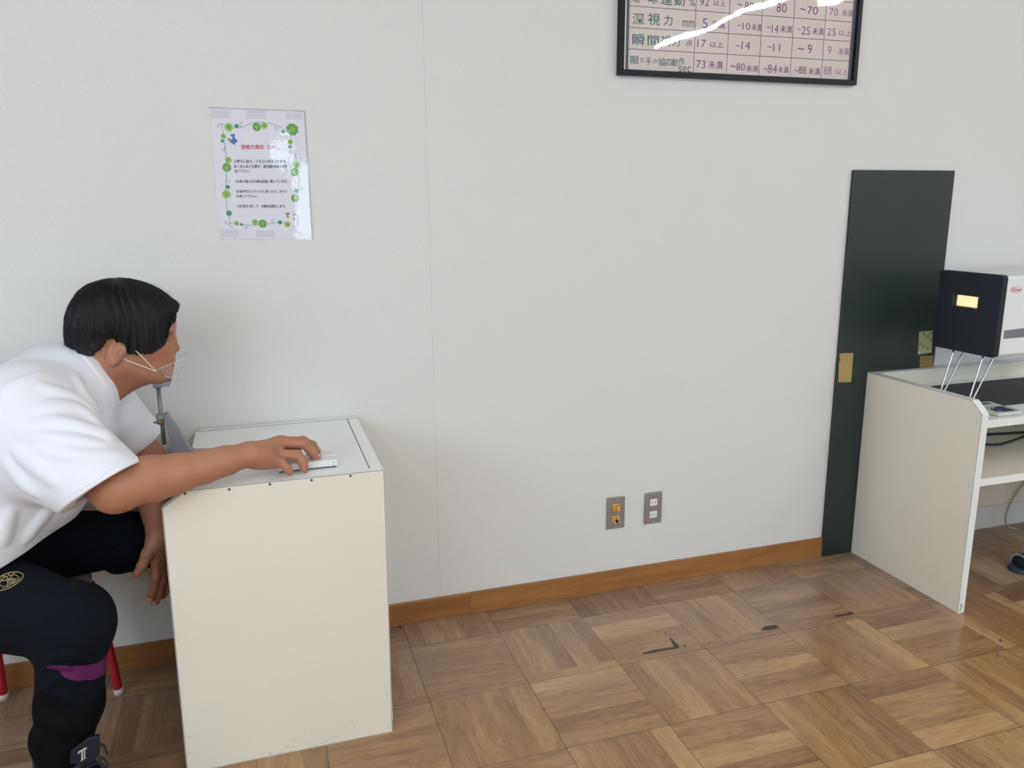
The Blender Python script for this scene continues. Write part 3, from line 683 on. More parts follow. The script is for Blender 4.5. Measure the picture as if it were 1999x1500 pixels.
def right_desk():
    x0, x1 = 2.2134, 3.36; z, ze = .7463, .7076; y0, y1, yc = -.5396, -.0155, -.4945; th = .027
    t = thing('instrument_desk', 'wide cream laminate desk on the right carrying the black and white instrument', 'desk', ((x0 + x1) / 2, (y0 + y1) / 2, 0))
    out = [(y1, 0), (y0, 0), (y0, ze), (yc, z), (y1, z)]
    slab([(x0, y, q) for y, q in out], (th, 0, 0), t); slab([(x1 - th, y, q) for y, q in out], (th, 0, 0), t)
    xa, xb = x0 + th + .0008, x1 - th - .0008
    slab([(xa, y1 - .022, z), (xb, y1 - .022, z), (xb, y1 - .022, .12), (xa, y1 - .022, .12)], (0, .020, 0), t, name='back_panel')
    def shelf(name, zt, yb_, face='white'):
        o = slab([(xa, y0 + .001, zt), (xb, y0 + .001, zt), (xb, yb_, zt), (xa, yb_, zt)], (0, 0, -.026), t, name=name, face=face)
        return o
    shelf('desk_top', .686, y1 - .023); shelf('shelf', .484, y1 - .023, 'laminate')
    # worn corner at the foot of the side panel
    bm = bmesh.new()
    for (a, b, r) in ((x0 + .010, .030, .0055), (x0 + .014, .020, .0045), (x0 + .009, .012, .005)):
        disc(bm, (a, y0 - .0009, b), r, (0, -1, 0), 9)
    from_bm('worn_patch', bm, M['kraft2'] if 0 else mat('worn_edging', (176, 172, 166), .7), t)
right_desk()

# mat, instrument and calculator on the right desk
o = bmesh.new(); box(o, 2.395, 3.25, -.410, -.088, .6865, .6885, .0006)
top_thing(from_bm('desk_mat', o, M['rubber_mat']), 'black rubber mat lying on the right desk under the instrument', 'mat')
def instrument():
    xf = 2.355; P = [ox(u, v, xf) for u, v in ((1835.5, 526), (1959, 539), (1939, 698), (1820.5, 677))]
    yA, yB = np.mean([P[0][1], P[3][1]]), np.mean([P[1][1], P[2][1]]); zT, zB = np.mean([P[0][2], P[1][2]]), np.mean([P[2][2], P[3][2]])
    L = .62
    t = thing('depth_perception_tester', 'box shaped white instrument with a black front panel standing on thin metal legs', 'instrument', (xf + L / 2, (yA + yB) / 2, .6885))
    th = .022
    # front panel with a rectangular opening
    Q = [ox(u, v, xf) for u, v in ((1859.3, 575), (1910, 579.5), (1907.5, 603), (1859, 597.5))]
    qa, qb = Q[0][1], Q[1][1]; qt, qb_ = np.mean([Q[0][2], Q[1][2]]) , np.mean([Q[2][2], Q[3][2]])
    bm = bmesh.new()
    def rrect(y0, y1, z0, z1, r, n=6):
        pts = []
        for cy, cz, a0 in ((y1 - r, z1 - r, 0), (y0 + r, z1 - r, 90), (y0 + r, z0 + r, 180), (y1 - r, z0 + r, 270)):
            for k in range(n + 1): a = math.radians(a0 + 90 * k / n); pts.append((cy + r * math.cos(a), cz + r * math.sin(a)))
        return pts
    outer = rrect(yB, yA, zB, zT, .012); inner = rrect(qb, qa, qb_, qt, .0005)
    for xx, sgn in ((xf, 1), (xf + th, -1)):
        vo = [bm.verts.new((xx, a, b)) for a, b in outer]; vi = [bm.verts.new((xx, a, b)) for a, b in inner]
        for i in range(len(vo)):
            k = (i + 1) % len(vo); f = (vo[i], vo[k], vi[k], vi[i]); bm.faces.new(f if sgn > 0 else f[::-1])
        if sgn > 0: vo1, vi1 = vo, vi
    for i in range(len(vo)):
        k = (i + 1) % len(vo); bm.faces.new((vo1[k], vo1[i], vo[i], vo[k])); bm.faces.new((vi1[i], vi1[k], vi[k], vi[i]))
    from_bm('front_panel', bm, M['black_plastic'], t)
    bm = bmesh.new(); d = .003
    xx0, xx1 = xf + th - .0005, xf + th + d
    quad(bm, ((xx0, qa, qb_), (xx1, qa, qb_), (xx1, qa, qt), (xx0, qa, qt))); quad(bm, ((xx0, qb, qb_), (xx1, qb, qb_), (xx1, qb, qt), (xx0, qb, qt)))
    quad(bm, ((xx0, qa, qt), (xx1, qa, qt), (xx1, qb, qt), (xx0, qb, qt))); quad(bm, ((xx0, qa, qb_), (xx1, qa, qb_), (xx1, qb, qb_), (xx0, qb, qb_)))
    from_bm('viewing_tunnel', bm, M['cavity'], t)
    bm = bmesh.new(); box(bm, xf + .019, xf + .021, qb - .001, qa - .022, qb_, qt); 
    bm2 = bmesh.new(); box(bm2, xx1 - .001, xx1 + .002, qb, qa, qb_, qt); bm.free(); from_bm('lit_screen', bm2, M['lit'], t)
    # case: a shell open towards the panel
    m_ = .0035; x1 = xf + L; w = .0015
    bm = bmesh.new(); box(bm, xf + th, x1, yB + m_, yA - m_, zB + m_, zT - m_, .009, seg=3)
    bmesh.ops.delete(bm, geom=[f for f in bm.faces if all(abs(v.co.x - xf - th) < 1e-5 for v in f.verts)], context='FACES')
    from_bm('case', bm, M['case'], t)
    ys = yB + m_ - .0004
    bm = bmesh.new(); prism(bm, [oy(u, v, ys) for u, v in ((1960.5, 645.5), (2030, 637), (2028, 656), (1958.5, 662))], (0, .0008, 0)); from_bm('side_window', bm, M['grey_window'], t)
    # oval maker's badge with script lettering
    bm = bmesh.new(); c = oy(1984, 565.5, ys - .0006); e = oy(1995, 565, ys - .0006)[0] - c[0]; hz = .0098
    tube(bm, [(c[0] + e * math.cos(a), ys - .0004, c[2] + hz * math.sin(a)) for a in np.linspace(0, 2 * math.pi, 33)], .0006, 5, caps=False)
    put_text(bm, 'Kowa', lambda a, b: (c[0] - e * .72 + e * 1.5 * a, ys - .0006, c[2] - hz * .5 + hz * 1.05 * b), 0, .012, .35)
    from_bm('badge', bm, M['logo_red'], t)
    bm = bmesh.new(); zt = zT - m_ + .0003
    for u0, u1, v in ((1917.5, 1923.5, 529.3), (1925.5, 1934, 529.2)):
        a, b = oz(u0, v, zt), oz(u1, v, zt); quad(bm, (a, b, b + np.array([0, .006, 0]), a + np.array([0, .006, 0])))
    from_bm('top_slots', bm, M['slot'], t)
    for y_ in (yB + .050, yA - .085):
        for xo, sg in ((xf + .036, -1), (x1 - .09, 1)):
            foot = (xo + sg * .060, y_, .6925)
            bm = bmesh.new()
            tube(bm, smooth_path([(xo - .022, y_, zB + .004), (foot[0] - .006, y_, .698), (foot[0], y_, .6925), (foot[0] + .007, y_, .698), (xo + .030, y_, zB + .004)], 6), .0032, 10)
            from_bm('leg', bm, M['chrome'], t)
instrument()
def calculator():
    zb = .6866
    # corners on the desk (photo): back corner hidden behind the panel edge
    A = oz(1967, 815, zb); Bp = oz(1997, 806, zb)
    T_, R_c, B_ = oz(1931.7, 782.2, .7045), oz(1996.7, 802.0, .701), oz(1969, 813.5, .699)
    e1 = (R_c - T_)[:2]; Lh = np.linalg.norm(e1) / 2; e1 /= 2 * Lh; ang = math.atan2(e1[1], e1[0]); e2 = np.array([-e1[1], e1[0]])
    wv = (B_ - R_c)[:2] @ e2; Wh = abs(wv) / 2; c2 = (T_ + R_c)[:2] / 2 + e2 * wv / 2
    c = np.array([c2[0], c2[1], zb]); kx, ky = Lh / .088, (Wh / .053) * (1 if wv < 0 else 1)
    t = thing('calculator', 'pale grey desktop calculator at the front edge of the right desk', 'calculator', tuple(c))
    ex = np.array([math.cos(ang), math.sin(ang), 0]); ey = np.array([-math.sin(ang), math.cos(ang), 0])
    # ex: towards the display end is -ex
    def at(a, b, z): return Vector(tuple(c + ex * a * kx + ey * b * ky + np.array([0, 0, z])))
    h = lambda a: .0125 + .004 * max(0, min(1, (-a + .02) / .1))
    def slabp(a0, a1, b0, b1, lo, hi, bev, m, name, par):
        bm = bmesh.new(); tt = bmesh.new()
        v = [tt.verts.new(at(a, b, z)) for a, b, z in ((a0, b0, lo), (a1, b0, lo), (a1, b1, lo), (a0, b1, lo), (a0, b0, h(a0) + hi), (a1, b0, h(a1) + hi), (a1, b1, h(a1) + hi), (a0, b1, h(a0) + hi))]
        for f in ((3, 2, 1, 0), (4, 5, 6, 7), (0, 1, 5, 4), (1, 2, 6, 5), (2, 3, 7, 6), (3, 0, 4, 7)): tt.faces.new([v[i] for i in f])
        if bev: bmesh.ops.bevel(tt, geom=list(tt.edges), offset=bev, segments=3, affect='EDGES', profile=.5)
        merge(bm, tt); return from_bm(name, bm, m, par)
    slabp(-.088, .088, -.053, .053, .0005, 0, .0045, M['calc'], 'body', t)
    slabp(-.005, .079, -.046, .046, .006, .0006, 0, M['calc_panel'], 'key_panel', t)
    slabp(-.070, -.042, -.038, .030, .008, .0006, 0, M['lcd'], 'display', t)
    slabp(-.084, -.077, -.030, .02, .008, .0006, 0, M['calc_panel'], 'maker_strip', t)
    slabp(-.028, -.016, -.042, .01, .008, .0007, 0, M['calc_panel'], 'selector_strip', t)
    for i in range(4):
        for j in range(5):
            a = .004 + i * .0185; b = -.038 + j * .0175
            mk = M['key_b'] if (i == 3 and j == 0) else (M['key_g'] if (j == 4 or (i == 0 and j < 2)) else M['key'])
            slabp(a, a + .013, b, b + .013, .008, .004, .0012, mk, 'key', t)
calculator()
# cables under the desk
def cable(pts, r, m, name, label):
    bm = bmesh.new(); tube(bm, smooth_path(pts, 10), r, 10); top_thing(from_bm(name, bm, m), label, 'cable')
yk = -.062
cable([oz(*q, .4895) for q in ((1880, 849), (1925, 848), (1960, 846.5), (1999, 844), (2060, 840))], .0048, M['cable'], 'power_cable', 'black cable running straight along the back of the right desk shelf')
cable([oz(*q, .4890) for q in ((1870, 866), (1926, 868), (1950, 867.5), (1975, 861), (1999, 852.5), (2030, 846), (2070, 848))], .0042, M['cable'], 'power_cable', 'black cable lying in a curve on the shelf of the right desk')
cable([oy(*q, -.10) for q in ((1982, 822), (1985, 833), (1992, 840), (2005, 845), (2050, 850))], .005, M['beige_cable'], 'data_cable', 'short beige cable bend under the right desk top')
cable([oy(*q, -.05) for q in ((2070, 860), (2030, 905), (1999, 944), (1980, 970), (1966, 998), (1963, 1018), (1970, 1029), (1985, 1034), (1999, 1033), (2040, 1026))], .0040, M['beige_cable'], 'data_cable', 'beige cable hanging in a loop to the floor under the right desk')

# ---------------------------------------------------------------- chin rest and remote on the left desk
def chin_rest():
    y = -.265; w = .016; zt = .7412
    P = lambda u, v, yy=y: oy(u, v, yy)
    C = lambda x, yv: (280 + x / 8.336, 720 + yv / 8.333)
    t = thing('chin_rest', 'grey metal chin rest bracket standing on the edge of the left desk', 'chin rest', tuple(oz(370, 890, zt)))
    q = [C(*k) for k in ((345, 740), (388, 705), (402, 735), (680, 1150), (730, 1235), (790, 1305), (850, 1325), (990, 1320))]
    base_y = y
    top = [P(*k) for k in q]
    foot_z = zt
    pts = top + [np.array([top[-1][0], y, foot_z]), np.array([P(*C(520, 1430))[0] - .004, y, foot_z])] + [P(*C(*k)) for k in ((470, 1210), (372, 905), (345, 890))]
    pts[7][2] = max(pts[7][2], foot_z + .006)
    pts = [p + np.array([0, -w, 0]) for p in pts]
    bm = bmesh.new(); prism(bm, pts, (0, 2 * w, 0), 0, .0015); from_bm('bracket', bm, M['enamel'], t)
    fx = pts[8][0]
    bm = bmesh.new(); box(bm, -.196, fx + .004, y - .030, y + .034, foot_z, foot_z + .006, .001); from_bm('foot_plate', bm, M['enamel'], t)
    rx = P(*C(293, 800))[0]
    zc0, zc1 = P(*C(290, 890))[2], P(*C(290, 738))[2]
    bm = bmesh.new(); cyl(bm, (rx, y, zc0), (rx, y, zc1), .0128, 24); box(bm, rx, pts[0][0] + .006, y - .011, y + .011, zc0 + .001, zc1 - .001, .001); from_bm('clamp', bm, M['enamel'], t)
    z0, z1 = P(*C(345, 1230))[2], P(*C(262, 300))[2]
    bm = bmesh.new(); cyl(bm, (rx, y, z0), (rx, y, z1), .0052, 18); from_bm('rod', bm, M['enamel2'], t)
    bm = bmesh.new(); zr = z1; tx = P(*C(262, 285))[0]
    cyl(bm, (rx, y, zr - .001), (rx, y, zr + .005), .0105, 20); from_bm('rod_collar', bm, M['enamel'], t)
    a, b = P(*C(165, 230)), P(*C(445, 230)); zb_, zt_ = P(*C(300, 270))[2] , P(*C(300, 198))[2]
    bm = bmesh.new(); prism(bm, [(a[0] , y - .028, zb_ + .002), (b[0] - .002, y - .028, zb_), (b[0] + .004, y - .028, zt_ + .003), (b[0] + .001, y - .028, zt_ + .004), (a[0], y - .028, zt_)], (0, .056, 0), 0, .0018)
    from_bm('chin_cup', bm, M['enamel'], t)
    zk = P(*C(265, 840))[2]
    bm = bmesh.new(); cyl(bm, (rx + .002, y - .010, zk), (rx + .001, y - .022, zk), .0052, 14); cyl(bm, (rx + .004, y - .020, zk + .001), (rx - .017, y - .020, zk), .0026, 10); from_bm('wing_screw', bm, M['brass'], t)
    return zt_
CHIN_Z = chin_rest()
def remote():
    zt = .7409; t = thing('remote_control', 'silver handheld switch box with screws under the fingers on the left desk', 'remote control', (.088, -.458, zt))
    x0, x1 = .0165, .160; k = .0
    bm = bmesh.new(); prism(bm, [(x0, -.492, zt + .003), (x0, -.492, zt + .0175), (x0, -.489, zt + .0195), (x0, -.458, zt + .0195), (x0, -.456, zt + .003)], (x1 - x0, 0, 0), 0, .0008); from_bm('lower_case', bm, M['remote'], t)
    bm = bmesh.new(); prism(bm, [(x0, -.4555, zt + .003), (x0, -.4555, zt + .0215), (x0, -.4535, zt + .0225), (x0, -.424, zt + .0225), (x0, -.422, zt + .003)], (x1 - x0, 0, 0), 0, .0008); from_bm('upper_case', bm, M['remote'], t)
    bm = bmesh.new(); box(bm, x0 + .003, x1 - .003, -.490, -.424, zt + .0004, zt + .004); from_bm('base', bm, M['remote_dark'], t)
    bm = bmesh.new(); cyl(bm, (.100, -.440, zt + .0226), (.100, -.440, zt + .0262), .0085, 20); from_bm('button', bm, M['pink'], t)
    bm = bmesh.new(); cyl(bm, (.118, -.436, zt + .0226), (.118, -.436, zt + .030), .0035, 14); from_bm('toggle', bm, M['remote_dark'], t)
    for x, y_, z in ((.150, -.431, .0226), (.150, -.446, .0226)):
        bm = bmesh.new(); disc(bm, (x, y_, zt + z + .0003), .0014, (0, 0, 1), 10); from_bm('screw', bm, M['screw'], t)
    for z in (.0135, .0065):
        bm = bmesh.new(); disc(bm, (.1495, -.4926, zt + z), .0013, (0, -1, 0), 10); from_bm('screw', bm, M['screw'], t)
remote()

# ---------------------------------------------------------------- red stool under the man
def stool():
    c = np.array([-.669, -.250, 0]); zt = .397
    t = thing('round_stool', 'stool with red tubular legs and white feet under the seated man', 'stool', tuple(c))
    feet = [np.array([-.473, -.132, 0]), np.array([-.787, -.054, 0]), np.array([-.865, -.368, 0]), np.array([-.551, -.446, 0])]
    def corner(f): d = f - c; d = d / np.linalg.norm(d); return c + d * .200, d
    for a, b in ((0, 1), (2, 3)):
        (pa, da), (pb, db) = corner(feet[a]), corner(feet[b])
        # each tube bends over from one foot to the next beneath the seat
        za = zt - .018
        for f, pc, other in ((feet[a], pa, pb), (feet[b], pb, pa)):
            mid = (pa + pb) / 2
            e = (mid - pc); e = e / np.linalg.norm(e)
            pth = [f + np.array([0, 0, .014]), f * .55 + pc * .45 + np.array([0, 0, za * .5]), f * .14 + pc * .86 + np.array([0, 0, za - .06]), pc + e * .008 + np.array([0, 0, za - .022]), pc + e * .030 + np.array([0, 0, za - .003]), pc + e * .060 + np.array([0, 0, za]), mid + np.array([0, 0, za])]
            bm = bmesh.new(); tube(bm, smooth_path(pth, 8), .0125, 16); o = from_bm('leg', bm, M['red'], t)
            bm = bmesh.new(); d = (pth[1] - pth[0]); d /= np.linalg.norm(d); cyl(bm, pth[0] - d * .013, pth[0] + d * .006, .0138, 16); from_bm('foot_cap', bm, M['cap'], o)
    bm = bmesh.new(); cyl(bm, (c[0], c[1], zt - .004), (c[0], c[1], zt + .018), .188, 48); bmesh.ops.recalc_face_normals(bm, faces=bm.faces); from_bm('seat', bm, M['seat'], t)
stool()

# ---------------------------------------------------------------- soft forms: smooth unions meshed as one surface
class Form:
    def __init__(self): self.p = []
    def add(self, kind, *a, k=.02, op='+'):
        """capsule: a, b, ra, rb   ellipsoid: centre, radii, rotation(3x3)   fn: callable, centre, bounding radius"""
        if kind == 'c':
            A, B, ra, rb = np.array(a[0], float), np.array(a[1], float), a[2], a[3]
            c = (A + B) / 2; R = np.linalg.norm(A - B) / 2 + max(ra, rb); ba = B - A; bb = max(ba @ ba, 1e-9)
            def f(P, A=A, ba=ba, bb=bb, ra=ra, rb=rb):
                q = P - A; h = np.clip(q @ ba / bb, 0, 1); return np.linalg.norm(q - h[:, None] * ba, axis=1) - (ra + (rb - ra) * h)
        elif kind == 'e':
            c = np.array(a[0], float); r = np.array(a[1], float); Q = np.eye(3) if len(a) < 3 else np.array(a[2]); R = r.max()
            def f(P, c=c, r=r, Q=Q):
                q = (P - c) @ Q; k0 = np.linalg.norm(q / r, axis=1); k1 = np.linalg.norm(q / (r * r), axis=1); return k0 * (k0 - 1) / np.maximum(k1, 1e-6)
        else:
            f, c, R = a; c = np.array(c, float)
        self.p.append((f, c, R, k, op)); return self
    def sub(self, kind, *a, k=.01): return self.add(kind, *a, k=k, op='-')
    def __call__(self, P, sel=None):
        d = np.full(len(P), 10.0)
        for i, (f, c, R, k, op) in enumerate(self.p):
            if sel is not None and i not in sel: continue
            e = f(P)
            if op == '+': h = np.maximum(k - np.abs(d - e), 0) / k; d = np.minimum(d, e) - h * h * k * .25
            elif op == '-': e = -e; h = np.maximum(k - np.abs(d - e), 0) / k; d = np.maximum(d, e) + h * h * k * .25
            elif op == '^': h = np.maximum(k - np.abs(d - e), 0) / k; d = np.maximum(d, e) + h * h * k * .25   # intersect
            elif op == 'w': d = d + e                                                                       # displacement
        return d
    def near(self, c, rad):
        return {i for i, (f, pc, R, k, op) in enumerate(self.p) if op in '^w' or np.linalg.norm(pc - c) < R + rad + k + .03}
    def grad(self, P, e=.0006):
        g = np.stack([self(P + np.array(v) * e) - self(P - np.array(v) * e) for v in ((1, 0, 0), (0, 1, 0), (0, 0, 1))], 1)
        return g / (np.linalg.norm(g, axis=1)[:, None] + 1e-9)
    def project(self, P, n=3):
        P = np.array(P, float)
        for _ in range(n): P = P - self.grad(P) * self(P)[:, None]
        return P
    def mesh(self, name, h=.0026, B=12, smooth=1):
        pos = [(c, R) for f, c, R, k, op in self.p if op == '+']
        lo = np.min([c - R for c, R in pos], 0) - .02; hi = np.max([c + R for c, R in pos], 0) + .02
        nb = np.ceil((hi - lo) / (h * B)).astype(int); N = nb * B + 2
        cen = np.stack(np.meshgrid(*[np.arange(n) for n in nb], indexing='ij'), -1).reshape(-1, 3)
        cw = lo + (cen + .5) * B * h; rad = B * h * .87
        act = np.zeros(len(cw), bool)
        for s in range(0, len(cw), 20000): act[s:s + 20000] = np.abs(self(cw[s:s + 20000])) < rad * 1.5 + .008
        off = np.stack(np.meshgrid(*[np.arange(B + 1)] * 3, indexing='ij'), -1).reshape(-1, 3)
        cells = {}; quads = []; stride = np.array([N[1] * N[2], N[2], 1])
        for b, c0 in zip(cen[act], cw[act]):
            G = b * B + off; sel = self.near(c0, rad)
            v = self(lo + G * h, sel).reshape(B + 1, B + 1, B + 1) < 0
            if v.all() or not v.any(): continue
            base = b * B
            for ax in range(3):
                # edges along ax starting at owned grid points
                s0 = [slice(0, B)] * 3; s1 = [slice(0, B)] * 3; s1[ax] = slice(1, B + 1)
                a = v[tuple(s0)]; c = v[tuple(s1)]; I = np.argwhere(a != c)
                if not len(I): continue
                flip = a[tuple(I.T)]; gi = I + base; u, w = (ax + 1) % 3, (ax + 2) % 3
                eu = np.zeros(3, int); eu[u] = 1; ew = np.zeros(3, int); ew[w] = 1
                q = np.stack([(gi - eu - ew) @ stride, (gi - ew) @ stride, gi @ stride, (gi - eu) @ stride], 1)
                q[~flip] = q[~flip][:, ::-1]; quads.append(q)
        Q = np.concatenate(quads); ids, inv = np.unique(Q, return_inverse=True); Q = inv.reshape(-1, 4)
        ijk = np.stack([ids // stride[0], (ids // stride[1]) % N[1], ids % N[2]], 1); V = lo + (ijk + .5) * h
        def proj(V, n):
            # evaluated in spatial blocks so that only nearby pieces are summed
            key = ((V - lo) / (h * 24)).astype(int); kk = (key[:, 0] * 4096 + key[:, 1]) * 4096 + key[:, 2]; o = np.argsort(kk, kind='stable'); ks = kk[o]
            st = np.flatnonzero(np.r_[True, ks[1:] != ks[:-1]]); st = np.r_[st, len(ks)]; out = V.copy()
            for s, e in zip(st, st[1:]):
                ix = o[s:e]; P = V[ix]; c = P.mean(0); sel = self.near(c, h * 24)
                for _ in range(n):
                    d = self(P, sel); g = np.stack([self(P + np.array(v) * .0008, sel) - self(P - np.array(v) * .0008, sel) for v in ((1, 0, 0), (0, 1, 0), (0, 0, 1))], 1)
                    g /= (np.linalg.norm(g, axis=1)[:, None] + 1e-9); P = P - g * np.clip(d, -h, h)[:, None]
                out[ix] = P
            return out
        # keep the largest connected piece
        lab = np.arange(len(V))
        for _ in range(400):
            m_ = lab[Q].min(1); new = lab.copy(); np.minimum.at(new, Q.ravel(), np.repeat(m_, 4)); new = new[new]
            if (new == lab).all(): break
            lab = new
        big = np.bincount(lab).argmax(); keep = lab == big; Q = Q[keep[Q[:, 0]]]; mp_ = np.cumsum(keep) - 1; Q = mp_[Q]; V = V[keep]
        V = proj(V, 2)
        for _ in range(smooth):
            acc = np.zeros_like(V); cnt = np.zeros(len(V))
            for a in range(4):
                np.add.at(acc, Q[:, a], V[Q[:, (a + 1) % 4]] + V[Q[:, (a + 3) % 4]]); np.add.at(cnt, Q[:, a], 2)
            V = V * .4 + .6 * acc / cnt[:, None]
            V = proj(V, 1)
        me = bpy.data.meshes.new(name); me.vertices.add(len(V)); me.vertices.foreach_set('co', V.ravel())
        me.loops.add(len(Q) * 4); me.loops.foreach_set('vertex_index', Q.ravel()); me.polygons.add(len(Q))
        me.polygons.foreach_set('loop_start', np.arange(0, len(Q) * 4, 4)); me.update(calc_edges=True); me.validate()
        bm = bmesh.new(); bm.from_mesh(me); be = [e for e in bm.edges if len(e.link_faces) == 1]
        if be: bmesh.ops.holes_fill(bm, edges=be, sides=12); bmesh.ops.recalc_face_normals(bm, faces=bm.faces); bm.to_mesh(me)
        bm.free()
        return me
def chain(F, pts, rs, k=.01, kj=.004):
    for i in range(len(pts) - 1): F.add('c', pts[i], pts[i + 1], rs[i], rs[i + 1], k=k if i == 0 else kj)
def rot(ax, deg): return np.array(Matrix.Rotation(math.radians(deg), 3, ax))

# ---------------------------------------------------------------- the seated man
HY = -.275
def Hm(u, v, dy=0): return oy(u, v, HY) + np.array([0, dy, 0])
M['skin'] = mat('skin', (170, 119, 92), .5, spec=.4, var=(9, .5, (158, 104, 78)), bump=(260, .15, .0008))
M['skin'].node_tree.nodes['Principled BSDF'].inputs['Subsurface Weight'].default_value = .12
M['skin'].node_tree.nodes['Principled BSDF'].inputs['Subsurface Radius'].default_value = (.012, .005, .003)
M['hair'] = mat('black_hair', (24, 23, 28), .42, spec=.5, bump=(160, .5, .002, (6, 1, .35)))
M['strand'] = mat('hair_strand', (27, 27, 33), .42, spec=.45)
M['shirt'] = mat('white_cotton', (232, 235, 243), .85, spec=.2, bump=(900, .12, .0004), sheen=.1)
M['trouser'] = mat('navy_jersey', (8, 15, 24), .9, spec=.15, bump=(700, .15, .0005))
M['purple'] = mat('purple_jersey', (88, 34, 82), .85, spec=.2); M['legging'] = mat('black_jersey', (4, 6, 9), .9, spec=.15)
M['crest'] = mat('gold_print', (188, 172, 116), .6)
M['shoe'] = mat('navy_leather', (16, 23, 37), .45, spec=.4); M['sole'] = mat('dark_sole', (40, 42, 50), .7)
M['silver'] = mat('silver_print', (205, 206, 204), .4); M['lace'] = mat('dark_lace', (24, 28, 38), .8)
M['nail'] = mat('nail', (206, 158, 142), .3, spec=.5)
M['eye'] = mat('eye_white', (220, 216, 210), .2); M['iris'] = mat('dark_iris', (30, 20, 16), .15)
M['elastic'] = mat('white_elastic', (232, 230, 224), .6)
M['clear'] = film_material('clear_plastic', 0, 1, .08, haze=.14, ior=1.2); M['clear_edge'] = film_material('clear_edge', 0, 1, .2, haze=.55, ior=1.2)


def seat_cut(P): return np.maximum(np.hypot(P[:, 0] + .669, P[:, 1] + .250) - .215, P[:, 2] - .4165)
def wall_side(P): return P[:, 1] + .008
SH_R = np.array([-.515, -.465, .925]); EL_R = oy(228, 950, -.60); WR_R = oy(484, 888, -.532)
SH_L = np.array([-.455, -.110, .905]); EL_L = np.array([-.335, -.105, .700]); WR_L = oy(311, 1043, -.285)
body = Form()
# skull and face
body.add('e', Hm(232, 632), (.112, .086, .112), k=.02)
body.add('e', Hm(300, 632), (.052, .068, .060), k=.03)
body.add('e', Hm(284, 672), (.058, .070, .062), k=.03)
for s in (-1, 1):
    body.add('c', Hm(302, 672, s * .040), Hm(318, 684, s * .026), .030, .022, k=.02)
    body.add('c', Hm(252, 700, s * .060), Hm(308, 731, s * .020), .024, .019, k=.025)
    body.add('c', Hm(327, 636, s * .012), Hm(322, 637, s * .036), .0125, .012, k=.012)
    body.sub('e', Hm(334, 654, s * .034), (.013, .016, .010), k=.012)
body.add('e', Hm(309, 702), (.038, .042, .044), k=.025)
body.add('e', Hm(280, 716), (.052, .052, .030), k=.03)
body.add('e', Hm(317, 731), (.0195, .022, .0185), k=.018)
chain(body, [Hm(329, 650), Hm(337, 664), Hm(343.5, 680.5)], [.008, .0085, .0095], k=.012)
for s in (-1, 1): body.add('e', Hm(337, 684.5, s * .0135), (.0115, .0075, .0085), k=.007)
body.sub('e', Hm(342, 690, -.006), (.004, .0028, .0035), k=.003); body.sub('e', Hm(342, 690, .006), (.004, .0028, .0035), k=.003)
body.add('e', Hm(332.5, 704), (.0115, .024, .0075), k=.006)
body.add('e', Hm(330.5, 716.5), (.0105, .021, .0068), k=.006)
body.sub('e', Hm(339, 710.5), (.008, .026, .0014), k=.003)
# ears
for s in (-1, 1):
    ec = oy(229, 683, HY - .085) + np.array([0, .004, 0]); ec[1] = HY + s * .090
    if s > 0: ec = ec + np.array([.0, 0, 0])
    Q = rot('Y', 28) @ rot('Z', 20 * s)
    body.add('e', ec, (.022, .0105, .035), Q, k=.007)
    body.sub('e', ec + Q @ np.array([.003, s * .010, .004]), (.0125, .008, .021), Q, k=.006)
    body.add('e', ec + Q @ np.array([.013, s * .004, -.004]), (.006, .006, .010), Q, k=.005)
    body.add('e', ec + Q @ np.array([.004, s * .001, -.029]), (.010, .007, .010), Q, k=.006)
# neck
body.add('c', Hm(225, 692), Hm(168, 748), .062, .072, k=.045)
body.add('c', Hm(262, 728), Hm(205, 756), .036, .046, k=.03)
body.add('c', Hm(226, 705, -.060), Hm(214, 772, -.030), .016, .012, k=.02)
# trunk and legs under the clothes
tr = [(-.53, .90, .085), (-.60, .80, .115), (-.69, .67, .11), (-.775, .54, .11)]
for x, z, r in tr: body.add('c', (x, HY - .10, z), (x, HY + .10, z), r, r, k=.05)
body.add('c', Hm(168, 748), (-.53, HY, .90), .070, .08, k=.03)
for s, kn, an in ((-1, (-.425, -.60, .475), (-.505, -.60, .11)), (1, (-.215, -.15, .45), (-.16, -.18, .11))):
    hp = (-.78, HY + s * .10, .50)
    body.add('c', hp, kn, .085, .052, k=.03); body.add('c', kn, an, .050, .036, k=.02)
    body.add('c', an, (an[0] + .13, an[1] - (.05 if s < 0 else 0), .045), .034, .026, k=.02)
# arms
fR = [oy(292, 936, -.592), oy(345, 925, -.578), oy(400, 911, -.562), oy(440, 900, -.55)]
for S, E in ((SH_R, EL_R), (SH_L, EL_L)): body.add('c', S, E, .062, .050, k=.03)
body.add('e', EL_R + np.array([-.006, 0, -.012]), (.046, .044, .044), k=.03)
chain(body, [EL_R] + fR + [WR_R], [.048, .050, .0425, .0360, .0315, .0265], k=.02, kj=.02)
body.add('c', EL_L, EL_L * .5 + WR_L * .5 + np.array([0, 0, 0]), .046, .044, k=.02); body.add('c', EL_L * .5 + WR_L * .5, WR_L, .044, .029, k=.02)
